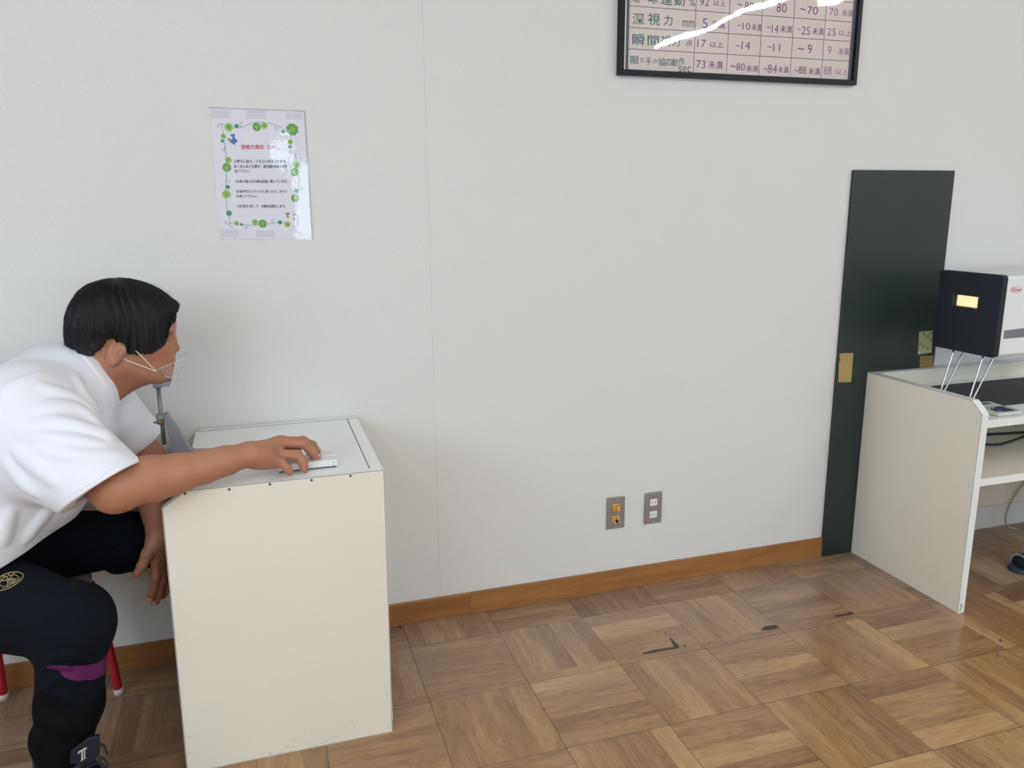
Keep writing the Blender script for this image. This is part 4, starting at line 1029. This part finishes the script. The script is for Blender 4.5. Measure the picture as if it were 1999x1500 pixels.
# right hand, fingers lying over the switch box
def finger(F, pts, r0, r1, k=.012, rs=None):
    n = len(pts); rs = rs or [r0 + (r1 - r0) * i / (n - 1) for i in range(n)]
    for i in range(n - 1): F.add('c', pts[i], pts[i + 1], rs[i], rs[i + 1], k=(k if i == 0 else .004))
    for i in range(1, n - 1): F.add('e', pts[i] + np.array([0, 0, .0006]), (rs[i] * 1.06,) * 3, k=.004)
RH = {'little': [oy(533, 902, -.515), oy(551, 905, -.521), oy(560, 914, -.525), oy(565, 920.5, -.527)],
      'ring': [oy(538, 885, -.498), oy(581, 889, -.505), oy(591, 902, -.511), oy(594, 914.5, -.513)],
      'middle': [oy(546, 864, -.474), oy(592, 866.5, -.474), oy(608, 881, -.470), oy(617, 892.5, -.468)],
      'index': [oy(549, 862, -.446), oy(592, 862, -.440), oy(609, 870, -.436), oy(617.5, 880, -.434)]}
body.add('c', WR_R, oy(512, 890, -.525), .0265, .026, k=.02)
for nm, rr in (('little', .0150), ('ring', .0150), ('middle', .0150), ('index', .0150)): body.add('c', WR_R + np.array([.012, .0, 0]), RH[nm][0], .021, rr, k=.016)
body.add('e', oy(516, 902, -.520), (.040, .020, .016), k=.016)
for nm, r0, r1 in (('little', .0118, .0095), ('ring', .0125, .0104), ('middle', .0132, .0108), ('index', .0130, .0105)): finger(body, RH[nm], r0, r1, k=.008)
TH = [oy(500, 884, -.50), oy(530, 885, -.455), oy(556, 883, -.428), oy(580, 887, -.425)]
TH[3][2] = max(TH[3][2], .773)
finger(body, TH, .018, .0115, k=.02)
# left hand hanging
LH = {'index': [oy(303, 1093, -.300), oy(304, 1126, -.306), oy(299.5, 1150, -.303), oy(294, 1168, -.299)],
      'middle': [oy(312, 1096, -.288), oy(316, 1133, -.292), oy(310, 1158, -.288), oy(304, 1174, -.284)],
      'ring': [oy(320, 1094, -.274), oy(325, 1130, -.276), oy(323, 1152, -.272), oy(318, 1163, -.268)],
      'little': [oy(328, 1090, -.258), oy(335, 1118, -.258), oy(334, 1136, -.256), oy(331, 1147, -.254)]}
body.add('c', WR_L, oy(308, 1064, -.285), .027, .029, k=.02)
for nm in LH: body.add('c', oy(310, 1055, -.282), LH[nm][0], .021, .0145, k=.012)
for nm, r0, r1 in (('index', .0128, .0104), ('middle', .0130, .0105), ('ring', .0124, .0100), ('little', .0112, .0092)): finger(body, LH[nm], r0, r1, k=.008)
finger(body, [oy(301, 1062, -.300), oy(288, 1082, -.318), oy(277, 1106, -.326), oy(266, 1121, -.330)], .0185, .0098, k=.018)

man = thing('person', 'seated man in a white t-shirt leaning forward to rest his chin on the grey stand', 'person', (-.66, -.33, 0))
body.p.append((lambda P: -seat_cut(P), Hm(232, 632), .3, .02, '^')); me = body.mesh('body', .0026); link('body', me, M['skin'], man, smooth=True)

def on_form(F, u, v, t0=1.5, t1=4.2):
    d = ray(u, v); t = t0
    for _ in range(120):
        e = F(np.array([CAM_P + d * t]))[0]
        if e < .0003: return CAM_P + d * t
        t += max(e * .8, .0004)
        if t > t1: return None
    return CAM_P + d * t

# nails
def nails():
    for hand, names in ((RH, ('middle', 'index')), (LH, ('index', 'middle'))):
        for nm in names:
            a, b = hand[nm][2], hand[nm][3]; d = (b - a) / np.linalg.norm(b - a)
            bm = bmesh.new(); view = np.array([-.25, -1, .25]) if hand is LH else np.array([.75, -.15, .75])
            up = view - d * (view @ d); up /= np.linalg.norm(up); w = np.cross(d, up); r = .0102; g = []
            for i in range(7):
                for k in range(6):
                    th = (i / 6 - .5) * 1.5; s_ = -.004 + .0125 * k / 5; rr = r + .0008 - .0018 * (abs(s_ - .002) / .009) ** 2
                    g.append(bm.verts.new(b + d * s_ * .9 + w * math.sin(th) * rr + up * math.cos(th) * rr))
            for i in range(6):
                for k in range(5): f = bm.faces.new((g[i * 6 + k], g[i * 6 + k + 1], g[i * 6 + k + 7], g[i * 6 + k + 6])); f.smooth = True
            o = from_bm('fingernail', bm, M['nail'], man)
            sd = o.modifiers.new('thick', 'SOLIDIFY'); sd.thickness = .0006
nails()
# eyes
for s in (-1, 1):
    c = Hm(320, 655, s * .034); bm = bmesh.new(); bmesh.ops.create_uvsphere(bm, u_segments=20, v_segments=14, radius=.0128, matrix=Matrix.Translation(Vector(c)))
    o = from_bm('eye', bm, M['eye'], man, smooth=True); bm = bmesh.new(); disc(bm, c + np.array([.0130, 0, 0]), .0062, (1, 0, 0), 18); from_bm('iris', bm, M['iris'], o)
    bm = bmesh.new(); tube(bm, smooth_path([Hm(334.5, 636, s * .016), Hm(333.5, 633, s * .030), Hm(328, 634, s * .048)], 4), [.002, .003, .0033, .0036, .0036, .0034, .003, .0024, .0014], 7); from_bm('eyebrow', bm, M['hair'], man)

# ---- hair
def poly_sdf(pts):
    A = np.array(pts); Bp = np.roll(A, -1, 0)
    def f(P):
        q = P[:, [0, 2]]; d = np.full(len(q), 1e9); inside = np.zeros(len(q), bool)
        for a, b in zip(A, Bp):
            e = b - a; w = q - a; t = np.clip(w @ e / (e @ e), 0, 1); d = np.minimum(d, np.linalg.norm(w - t[:, None] * e, axis=1))
            c = (a[1] > q[:, 1]) != (b[1] > q[:, 1])
            with np.errstate(divide='ignore', invalid='ignore'): xx = a[0] + (q[:, 1] - a[1]) / (b[1] - a[1] + 1e-12) * (b[0] - a[0])
            inside ^= c & (q[:, 0] < xx)
        return np.where(inside, -d, d)
    return f
up_px = [(134, 673), (133, 650), (134, 623), (138, 603), (145, 587), (152, 574), (162, 564), (173, 556), (187, 551), (207, 546), (228, 544), (250, 546), (270, 551), (295, 560), (309, 567), (322, 577), (334, 586), (343, 588), (350, 595), (350, 610), (345, 624), (340, 634)]
lo_px = [(335, 620), (330, 640), (327, 660), (322, 674), (315, 683), (306, 689), (290, 693), (262, 694), (248, 692), (240, 684), (234, 672), (222, 662), (210, 664), (203, 674), (196, 684), (186, 694), (172, 701), (160, 703), (150, 697), (140, 686)]
poly = [tuple(Hm(u, v)[[0, 2]]) for u, v in up_px] + [tuple(oy(u, v, HY - .075)[[0, 2]]) for u, v in lo_px]
HC = Hm(238, 640); psdf = poly_sdf(poly)
hair = Form()
hair.add('e', Hm(238, 638), (.158, .106, .138), k=.02)
hair.add('e', Hm(290, 640), (.085, .092, .105), k=.03)
hair.p.append((psdf, HC, .3, .030, '^'))
def lock(P):
    q = P - HC; ph = np.arctan2(q[:, 1], q[:, 0]); th = np.arccos(np.clip(q[:, 2] / (np.linalg.norm(q, axis=1) + 1e-6), -1, 1))
    return .0014 * np.sin(ph * 26 + 3 * np.sin(th * 3) + 2 * np.sin(ph * 5)) * np.clip(th * 1.5, 0, 1) + .0010 * np.sin(ph * 61 + 2 * np.sin(th * 5))
hair.p.append((lock, HC, .3, .01, 'w'))
hair.sub('e', Hm(352, 668), (.052, .050, .082), k=.02)      # open over the face
hair.sub('e', Hm(250, 740), (.10, .078, .075), k=.02)
me = hair.mesh('hair', .0028); ho = link('hair', me, M['hair'], man, smooth=True)
def strands():
    rnd = np.random.RandomState(5); V = []; Fc = []; n = 0
    N = 5200
    for i in range(N):
        ph = rnd.uniform(-math.pi, math.pi) if i % 3 else rnd.uniform(-math.pi, 0); th0 = rnd.uniform(.05, 1.1); L = rnd.uniform(.5, 1.3)
        wob = rnd.normal(0, .05); lift = rnd.uniform(.0003, .0030) + (rnd.exponential(.0035) if i % 55 == 0 else 0); thin = .45 if i % 55 == 0 else 1.0; pts = []
        ths = np.linspace(th0, min(th0 + L, 2.25), 11)
        phs = ph + wob * (ths - th0) + .05 * np.sin(ths * 4 + i) * .5
        D = np.stack([np.sin(ths) * np.cos(phs), np.sin(ths) * np.sin(phs), np.cos(ths)], 1)
        lo_, hi_ = np.zeros(len(D)), np.full(len(D), .24)
        for _ in range(9):
            mid = (lo_ + hi_) / 2; e = hair(HC + D * mid[:, None]) < 0; lo_ = np.where(e, mid, lo_); hi_ = np.where(e, hi_, mid)
        r = (lo_ + hi_) / 2; P = HC + D * (r + lift * np.linspace(.6, 1, len(r)))[:, None]
        ok = (psdf(P) < rnd.uniform(.001, .018)) & (r > .06) & (np.abs(np.gradient(r)) < .02)
        k = len(P) if ok.all() else int(np.argmin(ok))
        if k < 4: continue
        pts = P[:k]; w = rnd.uniform(.00025, .00050) * thin
        for a in range(k):
            d = pts[min(a + 1, k - 1)] - pts[max(a - 1, 0)]; d /= np.linalg.norm(d) + 1e-9; out = D[a]; s = np.cross(d, out); s /= np.linalg.norm(s) + 1e-9
            ww = w * (1 - .8 * a / (k - 1)); V += [pts[a] - s * ww, pts[a] + s * ww, pts[a] + out * ww * 1.6]
            if a:
                b = n + 3 * a
                for q in range(3): Fc.append((b - 3 + q, b - 3 + (q + 1) % 3, b + (q + 1) % 3, b + q))
        n += 3 * k
    me = bpy.data.meshes.new('hair_strands'); me.from_pydata([tuple(v) for v in V], [], Fc); me.update()
    o = link('hair_strands', me, M['strand'], ho, kind='stuff', smooth=True)
strands()

# ---- t-shirt
shirt = Form()
for x, z, r, w in ((-.525, .900, .140, .115), (-.60, .80, .150, .115), (-.655, .70, .165, .115), (-.72, .60, .165, .12)):
    shirt.add('c', (x, HY - w, z), (x, HY + w, z), r, r, k=.06)
shirt.add('c', (-.46, HY - .08, .84), (-.46, HY + .09, .84), .085, .085, k=.06)
shirt.add('c', (-.50, HY - .13, .72), (-.50, HY + .10, .72), .070, .070, k=.06)
shirt.add('c', Hm(150, 745, -.02), Hm(150, 745, .02), .10, .10, k=.05)
SE_R = oy(208, 946, -.600); axR = (SE_R - SH_R) / np.linalg.norm(SE_R - SH_R)
shirt.add('c', SH_R + np.array([-.01, 0, -.01]), SE_R + axR * .03, .112, .084, k=.06)
shirt.add('c', SH_R + np.array([-.06, .01, -.06]), SE_R + np.array([-.03, .0, -.005]), .090, .062, k=.05)
SE_L = np.array([-.345, -.105, .735]); axL = (SE_L - SH_L) / np.linalg.norm(SE_L - SH_L)
shirt.add('c', SH_L, SE_L + axL * .03, .088, .074, k=.06)
# folds: soft ridges laid over the cloth, traced from the photo's creases
shirt0 = Form(); shirt0.p = list(shirt.p)
def fold(pts, r=.009, sink=.85, k=.019):
    q = [on_form(shirt0, *p) for p in pts]
    q = [a for a in q if a is not None]
    if len(q) < 2 or max(np.linalg.norm(a - b) for a, b in zip(q, q[1:])) > .085: return
    q = smooth_path(q, 3); n = len(q)
    for i in range(n - 1):
        a = q[i] - shirt0.grad(np.array([q[i]]))[0] * r * sink; b = q[i + 1] - shirt0.grad(np.array([q[i + 1]]))[0] * r * sink
        ra = r * (.35 + .65 * math.sin(math.pi * min(max((i + .3) / n, 0), 1))); rb = r * (.35 + .65 * math.sin(math.pi * min((i + 1.3) / n, 1)))
        shirt.add('c', a, b, ra, rb, k=k)
for pts, r in (([(70, 752), (115, 765), (160, 785), (190, 815)], .010), ([(75, 800), (110, 790), (160, 800), (195, 830)], .010), ([(60, 830), (110, 822), (165, 835), (205, 848), (212, 862)], .011),
               ([(40, 850), (90, 855), (150, 860), (205, 870)], .009), ([(70, 880), (120, 885), (175, 890), (230, 885)], .009), ([(30, 880), (60, 905), (110, 945)], .010), ([(10, 900), (40, 940), (70, 965)], .010),
               ([(150, 735), (165, 770), (190, 800)], .007), ([(245, 800), (255, 830), (250, 865), (243, 888)], .009), ([(290, 820), (275, 840), (255, 865), (245, 885)], .008), ([(300, 850), (285, 865), (262, 882)], .008),
               ([(225, 800), (228, 840), (222, 880)], .008), ([(160, 985), (130, 1010), (100, 1050)], .010), ([(120, 985), (90, 1010), (40, 1030)], .010), ([(60, 960), (30, 1000), (10, 1040)], .011),
               ([(95, 1000), (72, 1025), (52, 1055)], .007), ([(165, 985), (150, 1005), (120, 1035)], .007), ([(135, 1000), (105, 1022), (60, 1040)], .007), ([(20, 1000), (12, 1030), (8, 1060)], .008), ([(10, 760), (50, 745), (90, 730)], .010)):
    fold(pts, r)
# openings
def plane(n, p): n = np.array(n, float); n /= np.linalg.norm(n); p = np.array(p, float); return lambda P: (P - p) @ n
def cut_near(n, p, c, R):     # keep the half behind plane (n,p) but only act within R of c
    pf = plane(n, p); c = np.array(c)
    def f(P):
        d = pf(P); g = np.linalg.norm(P - c, axis=1) - R; return np.minimum(d, -g) if False else np.where(g > 0, np.minimum(d, -g), d)
    return f
nR = .56 * CAM_R - .82 * CAM_U + .06 * CAM_D; shirt.p.append((cut_near(nR, SE_R, SE_R + axR * .06, .16), SE_R, .3, .004, '^'))
shirt.p.append((cut_near(axL, SE_L, SE_L + axL * .05, .12), SE_L, .3, .004, '^'))
hem_n = np.cross(oy(185, 975, -.42) - oy(0, 1095, -.55), np.array([0, 1, .12])); hem_n = hem_n if hem_n[2] < 0 else -hem_n
shirt.p.append((plane(hem_n, oy(100, 1062, -.5)), HC, .3, .006, '^'))
shirt.sub('c', SE_R - axR * .03, SE_R + axR * .12, .066, .080, k=.006)
shirt.sub('c', SE_L - axL * .03, SE_L + axL * .12, .058, .066, k=.006)
shirt.sub('c', Hm(236, 690), Hm(176, 738), .066, .074, k=.008)
# collar ring
cc = Hm(181, 721); ax_ = (Hm(229, 760) - Hm(135, 686)); La = np.linalg.norm(ax_) / 2; ax_ /= 2 * La; ring = []
for i in range(28):
    a = 2 * math.pi * i / 28; sag = np.array([0, 0, -.012 * abs(math.sin(a))]); ring.append(cc + ax_ * La * .97 * math.cos(a) + np.array([0, 1, 0]) * .086 * math.sin(a) + sag)
nrm = np.cross(ax_, (0, 1, 0)); nrm = nrm if nrm[2] > 0 else -nrm
shirt.p.append((wall_side, HC, .3, .02, '^'))
me = shirt.mesh('t_shirt', .003); so = link('t_shirt', me, M['shirt'], man, smooth=True)
neck_c = Form(); neck_c.add('c', Hm(236, 690), Hm(176, 738), .066, .074, k=.001)
band = Form(); band.p = [(lambda P: shirt(P) - .0022, Hm(190, 730), .16, 1e-3, '+'), (lambda P: neck_c(P) - .0235, Hm(190, 730), .16, .002, '^')]
link('collar', band.mesh('collar', .0028), M['shirt'], so, smooth=True)
# stitched hem lines
def seam(F, pts, r, m, name, par, lift=.0004):
    q = [on_form(F, *p) for p in pts]; q = [a for a in q if a is not None]
    if len(q) < 2: return
    q = smooth_path(q, 6); q = F.project(np.array(q)) ; g = F.grad(q); q = q + g * lift
    bm = bmesh.new(); tube(bm, q, r, 5); return from_bm(name, bm, m, par)
M['stitch'] = mat('stitched_seam', (208, 212, 222), .9)
seam(shirt, [(139, 967), (160, 955), (190, 938), (215, 918), (234, 905)], .0007, M['stitch'], 'sleeve_hem', so, -.0003)

# ---- trousers
trs = Form()
trs.add('c', (-.79, HY - .09, .50), (-.79, HY + .09, .50), .135, .135, k=.05)
trs.add('c', (-.73, HY - .09, .55), (-.73, HY + .09, .55), .12, .12, k=.05)
KR = oy(138, 1216, -.605); AR = oy(122, 1478, -.60)
trs.add('c', (-.76, -.38, .500), KR, .125, .084, k=.05)
trs.add('e', KR + np.array([.010, 0, .0]), (.074, .080, .080), k=.04)
mid = oy(136, 1375, -.60)
trs.add('c', KR + np.array([0, 0, -.03]), mid, .074, .070, k=.03); trs.add('c', mid, AR, .070, .054, k=.02); trs.add('e', oy(100, 1440, -.59), (.045, .045, .045), k=.03)
KL = np.array([-.215, -.150, .468]); AL = np.array([-.16, -.18, .13])
trs.add('c', (-.76, -.19, .500), KL, .125, .064, k=.04); trs.add('c', KL, AL, .066, .055, k=.03)
t0 = Form(); t0.p = list(trs.p)
def tfold(pts, r=.009):
    q = [on_form(t0, *p) for p in pts]; q = [a for a in q if a is not None]
    if len(q) < 2: return
    q = smooth_path(q, 3)
    for i in range(len(q) - 1):
        g = t0.grad(np.array([q[i], q[i + 1]])); trs.add('c', q[i] - g[0] * r * .5, q[i + 1] - g[1] * r * .5, r * .8, r * .8, k=.014)
for pts in ([(150, 1110), (175, 1090), (215, 1070)], [(100, 1290), (140, 1280), (200, 1310)], [(90, 1340), (120, 1320), (150, 1330)], [(85, 1440), (110, 1460), (150, 1470)], [(90, 1400), (120, 1420), (165, 1425)], [(80, 1300), (130, 1300), (200, 1325)]): tfold(pts)
trs.p.append((lambda P: .090 - P[:, 2] , AR, .3, .004, '^'))
trs.p.append((lambda P: -seat_cut(P), AR, .3, .05, '^')); trs.p.append((wall_side, AR, .3, .02, '^'))
me = trs.mesh('trousers', .003)
to = link('trousers', me, M['trouser'], man, smooth=True)
# the purple knee panel: faces of the cloth inside the traced outline on the outer side of the leg
pp = [oy(u, v, -.66) for u, v in ((95, 1290), (108, 1284), (130, 1284), (160, 1290), (190, 1298), (212, 1301), (214, 1325), (200, 1332), (180, 1331), (155, 1322), (132, 1312), (118, 1299), (100, 1297))]
pf = poly_sdf([tuple(q[[0, 2]]) for q in pp])
low = poly_sdf([tuple(oy(u, v, -.60)[[0, 2]]) for u, v in ((60, 1335), (100, 1318), (125, 1322), (155, 1338), (185, 1345), (230, 1338), (260, 1600), (20, 1600))])
vc = np.empty(len(me.vertices) * 3); me.vertices.foreach_get('co', vc); vc = vc.reshape(-1, 3) + np.array(origin(man))
for nm, val in (('panel', np.maximum(pf(vc), vc[:, 1] + .58)), ('low', np.maximum(low(vc), vc[:, 1] + .42))):
    at_ = me.attributes.new(nm, 'FLOAT', 'POINT'); at_.data.foreach_set('value', val.astype(np.float32))
nt = M['trouser'].node_tree; col_ = None
for nm, key in (('low', 'legging'), ('panel', 'purple')):
    A_ = nt.nodes.new('ShaderNodeAttribute'); A_.attribute_name = nm; m_ = nt.nodes.new('ShaderNodeMath'); m_.operation = 'LESS_THAN'; m_.inputs[1].default_value = 0
    X_ = nt.nodes.new('ShaderNodeMix'); X_.data_type = 'RGBA'; nt.links.new(A_.outputs['Fac'], m_.inputs[0]); nt.links.new(m_.outputs[0], X_.inputs[0])
    if col_ is None: X_.inputs[6].default_value = lin((8, 15, 24))
    else: nt.links.new(col_, X_.inputs[6])
    X_.inputs[7].default_value = M[key].node_tree.nodes['Principled BSDF'].inputs['Base Color'].default_value; col_ = X_.outputs[2]
nt.links.new(col_, nt.nodes['Principled BSDF'].inputs['Base Color'])
def crest():
    c = on_form(trs, 17, 1133); n = trs.grad(np.array([c]))[0]
    U = on_form(trs, 40, 1124) - on_form(trs, 0, 1146); U -= n * (U @ n); U /= np.linalg.norm(U); Vv = np.cross(n, U); Vv = Vv if Vv[2] > 0 else -Vv
    R1, R2 = .0305, .0250
    def P(a, b): return c + U * a * R1 + Vv * b * R2
    bm = bmesh.new()
    def ln(pts, r=.0007):
        q = trs.project(np.array([P(*p) for p in pts])); q = q + trs.grad(q) * .0006; tube(bm, q, r, 5)
    circ = lambda cx, cy, r, a0=0, a1=360, n=24: [(cx + r * math.cos(math.radians(a0 + (a1 - a0) * i / n)), cy + r * math.sin(math.radians(a0 + (a1 - a0) * i / n))) for i in range(n + 1)]
    ln(circ(0, 0, .97, n=40), .0008); ln(circ(0, -.02, .60, n=32), .0007)
    ln(circ(-.60, -.05, .5, -52, 58, 12)); ln(circ(.62, .25, .62, 152, 238, 12)); ln(circ(.1, -.25, .25)); ln(circ(.1, -.25, .12, n=12), .0005)
    ln(circ(0, .62, .45, 212, 328, 12))
    def arc_text(s, rad, mid, h, w, flip=1):
        for i, ch in enumerate(s):
            am = math.radians(mid + (-(i - (len(s) - 1) / 2) * w) * flip)
            v, f = text_polys(ch, .02)
            if not len(v): continue
            lo_, hi_ = v.min(0), v.max(0); q = (v - lo_) / np.maximum(hi_ - lo_, 1e-6); q[:, 0] -= .5
            if ch == '-': q[:, 1] = q[:, 1] * .15 + .42
            hw = (hi_ - lo_)[0] / max((hi_ - lo_)[1], .5) * h
            er = np.array([math.cos(am), math.sin(am)]) * flip; et = np.array([math.sin(am), -math.cos(am)]) * flip
            pts = [np.array([math.cos(am), math.sin(am)]) * rad + er * (b - .5) * h + et * a * hw for a, b in q]
            X = trs.project(np.array([P(*p) for p in pts])); X = X + trs.grad(X) * .0010
            vs = [bm.verts.new(x) for x in X]
            for p_ in f:
                try: bm.faces.new([vs[k] for k in p_])
                except ValueError: pass
    arc_text('PARIS', .79, 95, .24, 25)
    arc_text('SAINT-GERMAIN', .79, -85, .12, 9.5, -1)
    from_bm('club_crest', bm, M['crest'], to)
crest()

# ---- shoes
def shoe(F, ank, dr, s=1.0):
    dr = np.array(dr, float); dr /= np.linalg.norm(dr); sd = np.array([-dr[1], dr[0], 0]); a = np.array([ank[0], ank[1], 0])
    P = lambda x, y, z: a + dr * x * s + sd * y * s + np.array([0, 0, z * s])
    F.add('c', P(-.045, 0, .055), P(.10, 0, .050), .046, .048, k=.03); F.add('c', P(.10, 0, .045), P(.185, .006, .036), .046, .040, k=.03)
    F.add('c', P(-.035, 0, .07), P(-.030, 0, .135), .046, .048, k=.03); F.add('c', P(.0, 0, .08), P(.010, 0, .135), .046, .050, k=.03)
    F.add('c', P(.03, 0, .10), P(.10, 0, .065), .040, .038, k=.03)
    F.p.append((lambda Q: .004 - Q[:, 2], a, .3, .006, '^')); return P
sR = Form(); drR = (.70, -.71, 0); PR = shoe(sR, (-.512, -.585), drR, 1.08)
me = sR.mesh('shoe', .0034); shR = link('shoe', me, M['shoe'], man, smooth=True)
sL = Form(); PL = shoe(sL, (-.165, -.185), (1, -.05, 0), 1.08); me = sL.mesh('shoe', .0040); shL = link('shoe', me, M['shoe'], man, smooth=True)
def shoe_details(P, F, par, marked):
    bm = bmesh.new(); pts = []
    for x, y in ((-.09, 0), (-.075, -.034), (-.02, -.043), (.08, -.046), (.15, -.046), (.20, -.030), (.222, .008), (.20, .044), (.15, .052), (.08, .047), (-.02, .043), (-.075, .034)): pts.append(P(x * 1.02, y * 1.05, 0))
    prism(bm, [(p[0], p[1], .001) for p in pts], (0, 0, .026), 0, .003); from_bm('sole', bm, M['sole'], par)
    # tongue standing up in front of the ankle
    bm = bmesh.new(); prism(bm, [P(.052, -.034, .095), P(.052, .034, .095), P(.030, .036, .172), P(.030, -.036, .172)], tuple(np.array(P(.012, 0, .004)) - np.array(P(0, 0, 0))), 0, .004); tg = from_bm('tongue', bm, M['shoe'], par)
    bm = bmesh.new()
    for i in range(4):
        x = .075 + .022 * i; z = .118 - .017 * i
        tube(bm, smooth_path([P(x, -.036, z - .014), P(x + .004, -.015, z + .004), P(x + .004, .015, z + .004), P(x, .036, z - .014)], 4), .0030, 7)
    from_bm('laces', bm, M['lace'], par)
    if marked:
        bm = bmesh.new()
        for lp in ([(196, 1452), (204, 1458), (209, 1470), (209, 1474)], [(196, 1478), (206, 1486), (209, 1497), (203, 1500), (196, 1492), (193, 1480)]):
            tube(bm, smooth_path([oy(u, v, -.66) for u, v in lp], 5), .0026, 7)
        from_bm('lace_ends', bm, M['lace'], par)
    return tg
shoe_details(PR, sR, shR, True); shoe_details(PL, sL, shL, False)
def tongue_mark():
    # upright letter mark with serifs, printed on the side panel of the high collar
    bm = bmesh.new(); y = -.672
    K = lambda a, b: oy(60 + a / 6.247, 1280 + b / 6.247, y)
    Pd = [K(150 * 0 + 480, 1180), K(700, 1010), K(835, 985), K(835, 1220), K(740, 1330), K(470, 1330)]
    bm2 = bmesh.new(); prism(bm2, [(p[0], y + .0010, p[2]) for p in Pd], (0, .010, 0), 0, .002); flap = from_bm('ankle_flap', bm2, M['shoe'], shR)
    for q in ([(572, 1182), (682, 1118), (684, 1132), (576, 1200)], [(618, 1170), (634, 1160), (634, 1283), (618, 1292)], [(648, 1152), (662, 1145), (662, 1258), (648, 1266)], [(572, 1182), (580, 1178), (584, 1212), (578, 1212)], [(674, 1122), (683, 1118), (684, 1150), (678, 1148)],
              [(608, 1286), (640, 1272), (640, 1280), (608, 1294)], [(640, 1262), (670, 1248), (672, 1256), (642, 1270)]):
        prism(bm, [K(*p) for p in q], (0, .0010, 0))
    from_bm('letter_mark', bm, M['silver'], flap)
tongue_mark()

# ---- clear mouth shield with ear loops
def shield():
    c0 = Hm(318, 726); bm = bmesh.new(); n = 30; g = []
    for i in range(n + 1):
        a = math.radians(-100 + 200 * i / n)
        for k in range(9):
            t = k / 8
            r = .034 + .030 * t; z = -.0105 + .044 * t - .004 * math.cos(a); fx = .010 + .012 * t
            e = max(0, abs(a) - 1.0) / .75; z_ = z * (1 - .75 * e) + .006 * e
            g.append(bm.verts.new(c0 + np.array([fx * (1 - e) + r * math.cos(a) * .78 - .010 * e, r * math.sin(a) * (1.0 - .12 * t) * 1.05, z_ + .010 * t * math.cos(a)])))
    for i in range(n):
        for k in range(8): f = bm.faces.new((g[i * 9 + k], g[(i + 1) * 9 + k], g[(i + 1) * 9 + k + 1], g[i * 9 + k + 1])); f.smooth = True
    rim = [g[i * 9 + 8].co.copy() for i in range(n + 1)]; low = [g[i * 9].co.copy() for i in range(n + 1)]
    o = from_bm('mouth_shield', bm, M['clear'], man)
    bm = bmesh.new(); tube(bm, rim, .0006, 5); tube(bm, low, .0009, 5); from_bm('shield_rim', bm, M['clear_edge'], o)
    for s in (-1, 1):
        J = oy(306, 725.5, HY - .058); A = oy(246, 703, HY - .085); Bq = oy(275, 694.5, HY - .088); E1 = oy(259.5, 680, HY - .095); E0 = oy(252, 671, HY - .095)
        pts1 = [J, (J + A) / 2 + np.array([0, -.002, 0]), A, A + np.array([-.012, .006, .012])]; pts2 = [J, (J + Bq) / 2 + np.array([0, -.003, 0]), Bq, E1, E0]
        if s > 0: pts1, pts2 = [[np.array([p[0], 2 * HY - p[1], p[2]]) for p in q] for q in (pts1, pts2)]
        bm = bmesh.new(); tube(bm, smooth_path(pts1, 5), .0013, 7); tube(bm, smooth_path(pts2, 5), .0012, 7); from_bm('ear_loop', bm, M['elastic'], o)
shield()

# ---------------------------------------------------------------- second person's foot in a slipper at the right desk
def slipper():
    c = np.array([2.685, -.355, 0]); d = np.array([1.0, -.12, 0]); d /= np.linalg.norm(d); w = np.array([-d[1], d[0], 0])
    P = lambda a, b, z: c + d * a + w * b + np.array([0, 0, z])
    out = [(-.020, .0), (-.008, -.030), (.03, -.046), (.09, -.050), (.16, -.042), (.24, -.040), (.29, -.030), (.305, 0), (.29, .030), (.24, .040), (.16, .044), (.09, .048), (.03, .042), (-.008, .028)]
    t = thing('slipper', 'navy open toed slipper on the floor under the right desk', 'slipper', tuple(P(.14, 0, 0)))
    bm = bmesh.new(); prism(bm, [P(a, b, .0008) for a, b in out], (0, 0, .016), 0, .004); from_bm('sole', bm, M['slipper_sole'], t)
    bm = bmesh.new(); g = []; n = 20; m_ = 12
    for i in range(m_ + 1):
        a = .022 + .125 * i / m_; h_ = .048 + .020 * i / m_; ww = .0500 - .006 * abs(i / m_ - .4)
        for k in range(n + 1):
            th = math.pi * k / n; g.append(bm.verts.new(P(a, -ww * math.cos(th), .012 + h_ * math.sin(th) ** .8)))
    for i in range(m_):
        for k in range(n): q = i * (n + 1) + k; f = bm.faces.new((g[q], g[q + 1], g[q + n + 2], g[q + n + 1])); f.smooth = True
    front = [g[k].co.copy() for k in range(n + 1)]; low = [g[i * (n + 1)].co.copy() for i in range(m_ + 1)]; o = from_bm('strap', bm, M['navy_slipper'], t)
    sm = o.modifiers.new('thick', 'SOLIDIFY'); sm.thickness = .004; sm.offset = 1
    bm = bmesh.new(); tube(bm, front, .0022, 6); tube(bm, [P(a, -.0515, .014) for a in (.02, .05, .09, .147)], .0018, 6); from_bm('piping', bm, M['piping'], t)
    F = Form(); F.add('c', P(.022, -.006, .036), P(.11, -.004, .040), .0195, .0250, k=.02); F.add('c', P(.030, .014, .034), P(.11, .008, .040), .017, .024, k=.015); F.add('c', P(.11, 0, .042), P(.245, 0, .052), .028, .032, k=.02)
    F.add('c', P(.225, 0, .06), P(.245, 0, .15), .034, .040, k=.03); F.add('c', P(.245, 0, .15), P(.275, 0, .46), .042, .058, k=.02); F.add('c', P(.275, 0, .46), P(.30, -.36, .50), .066, .085, k=.03)
    me = F.mesh('person', .005); top_thing(link('person', me, M['sock'], None, smooth=True), 'lower leg and dark sock of someone mostly out of frame, foot in the navy slipper', 'person')
slipper()
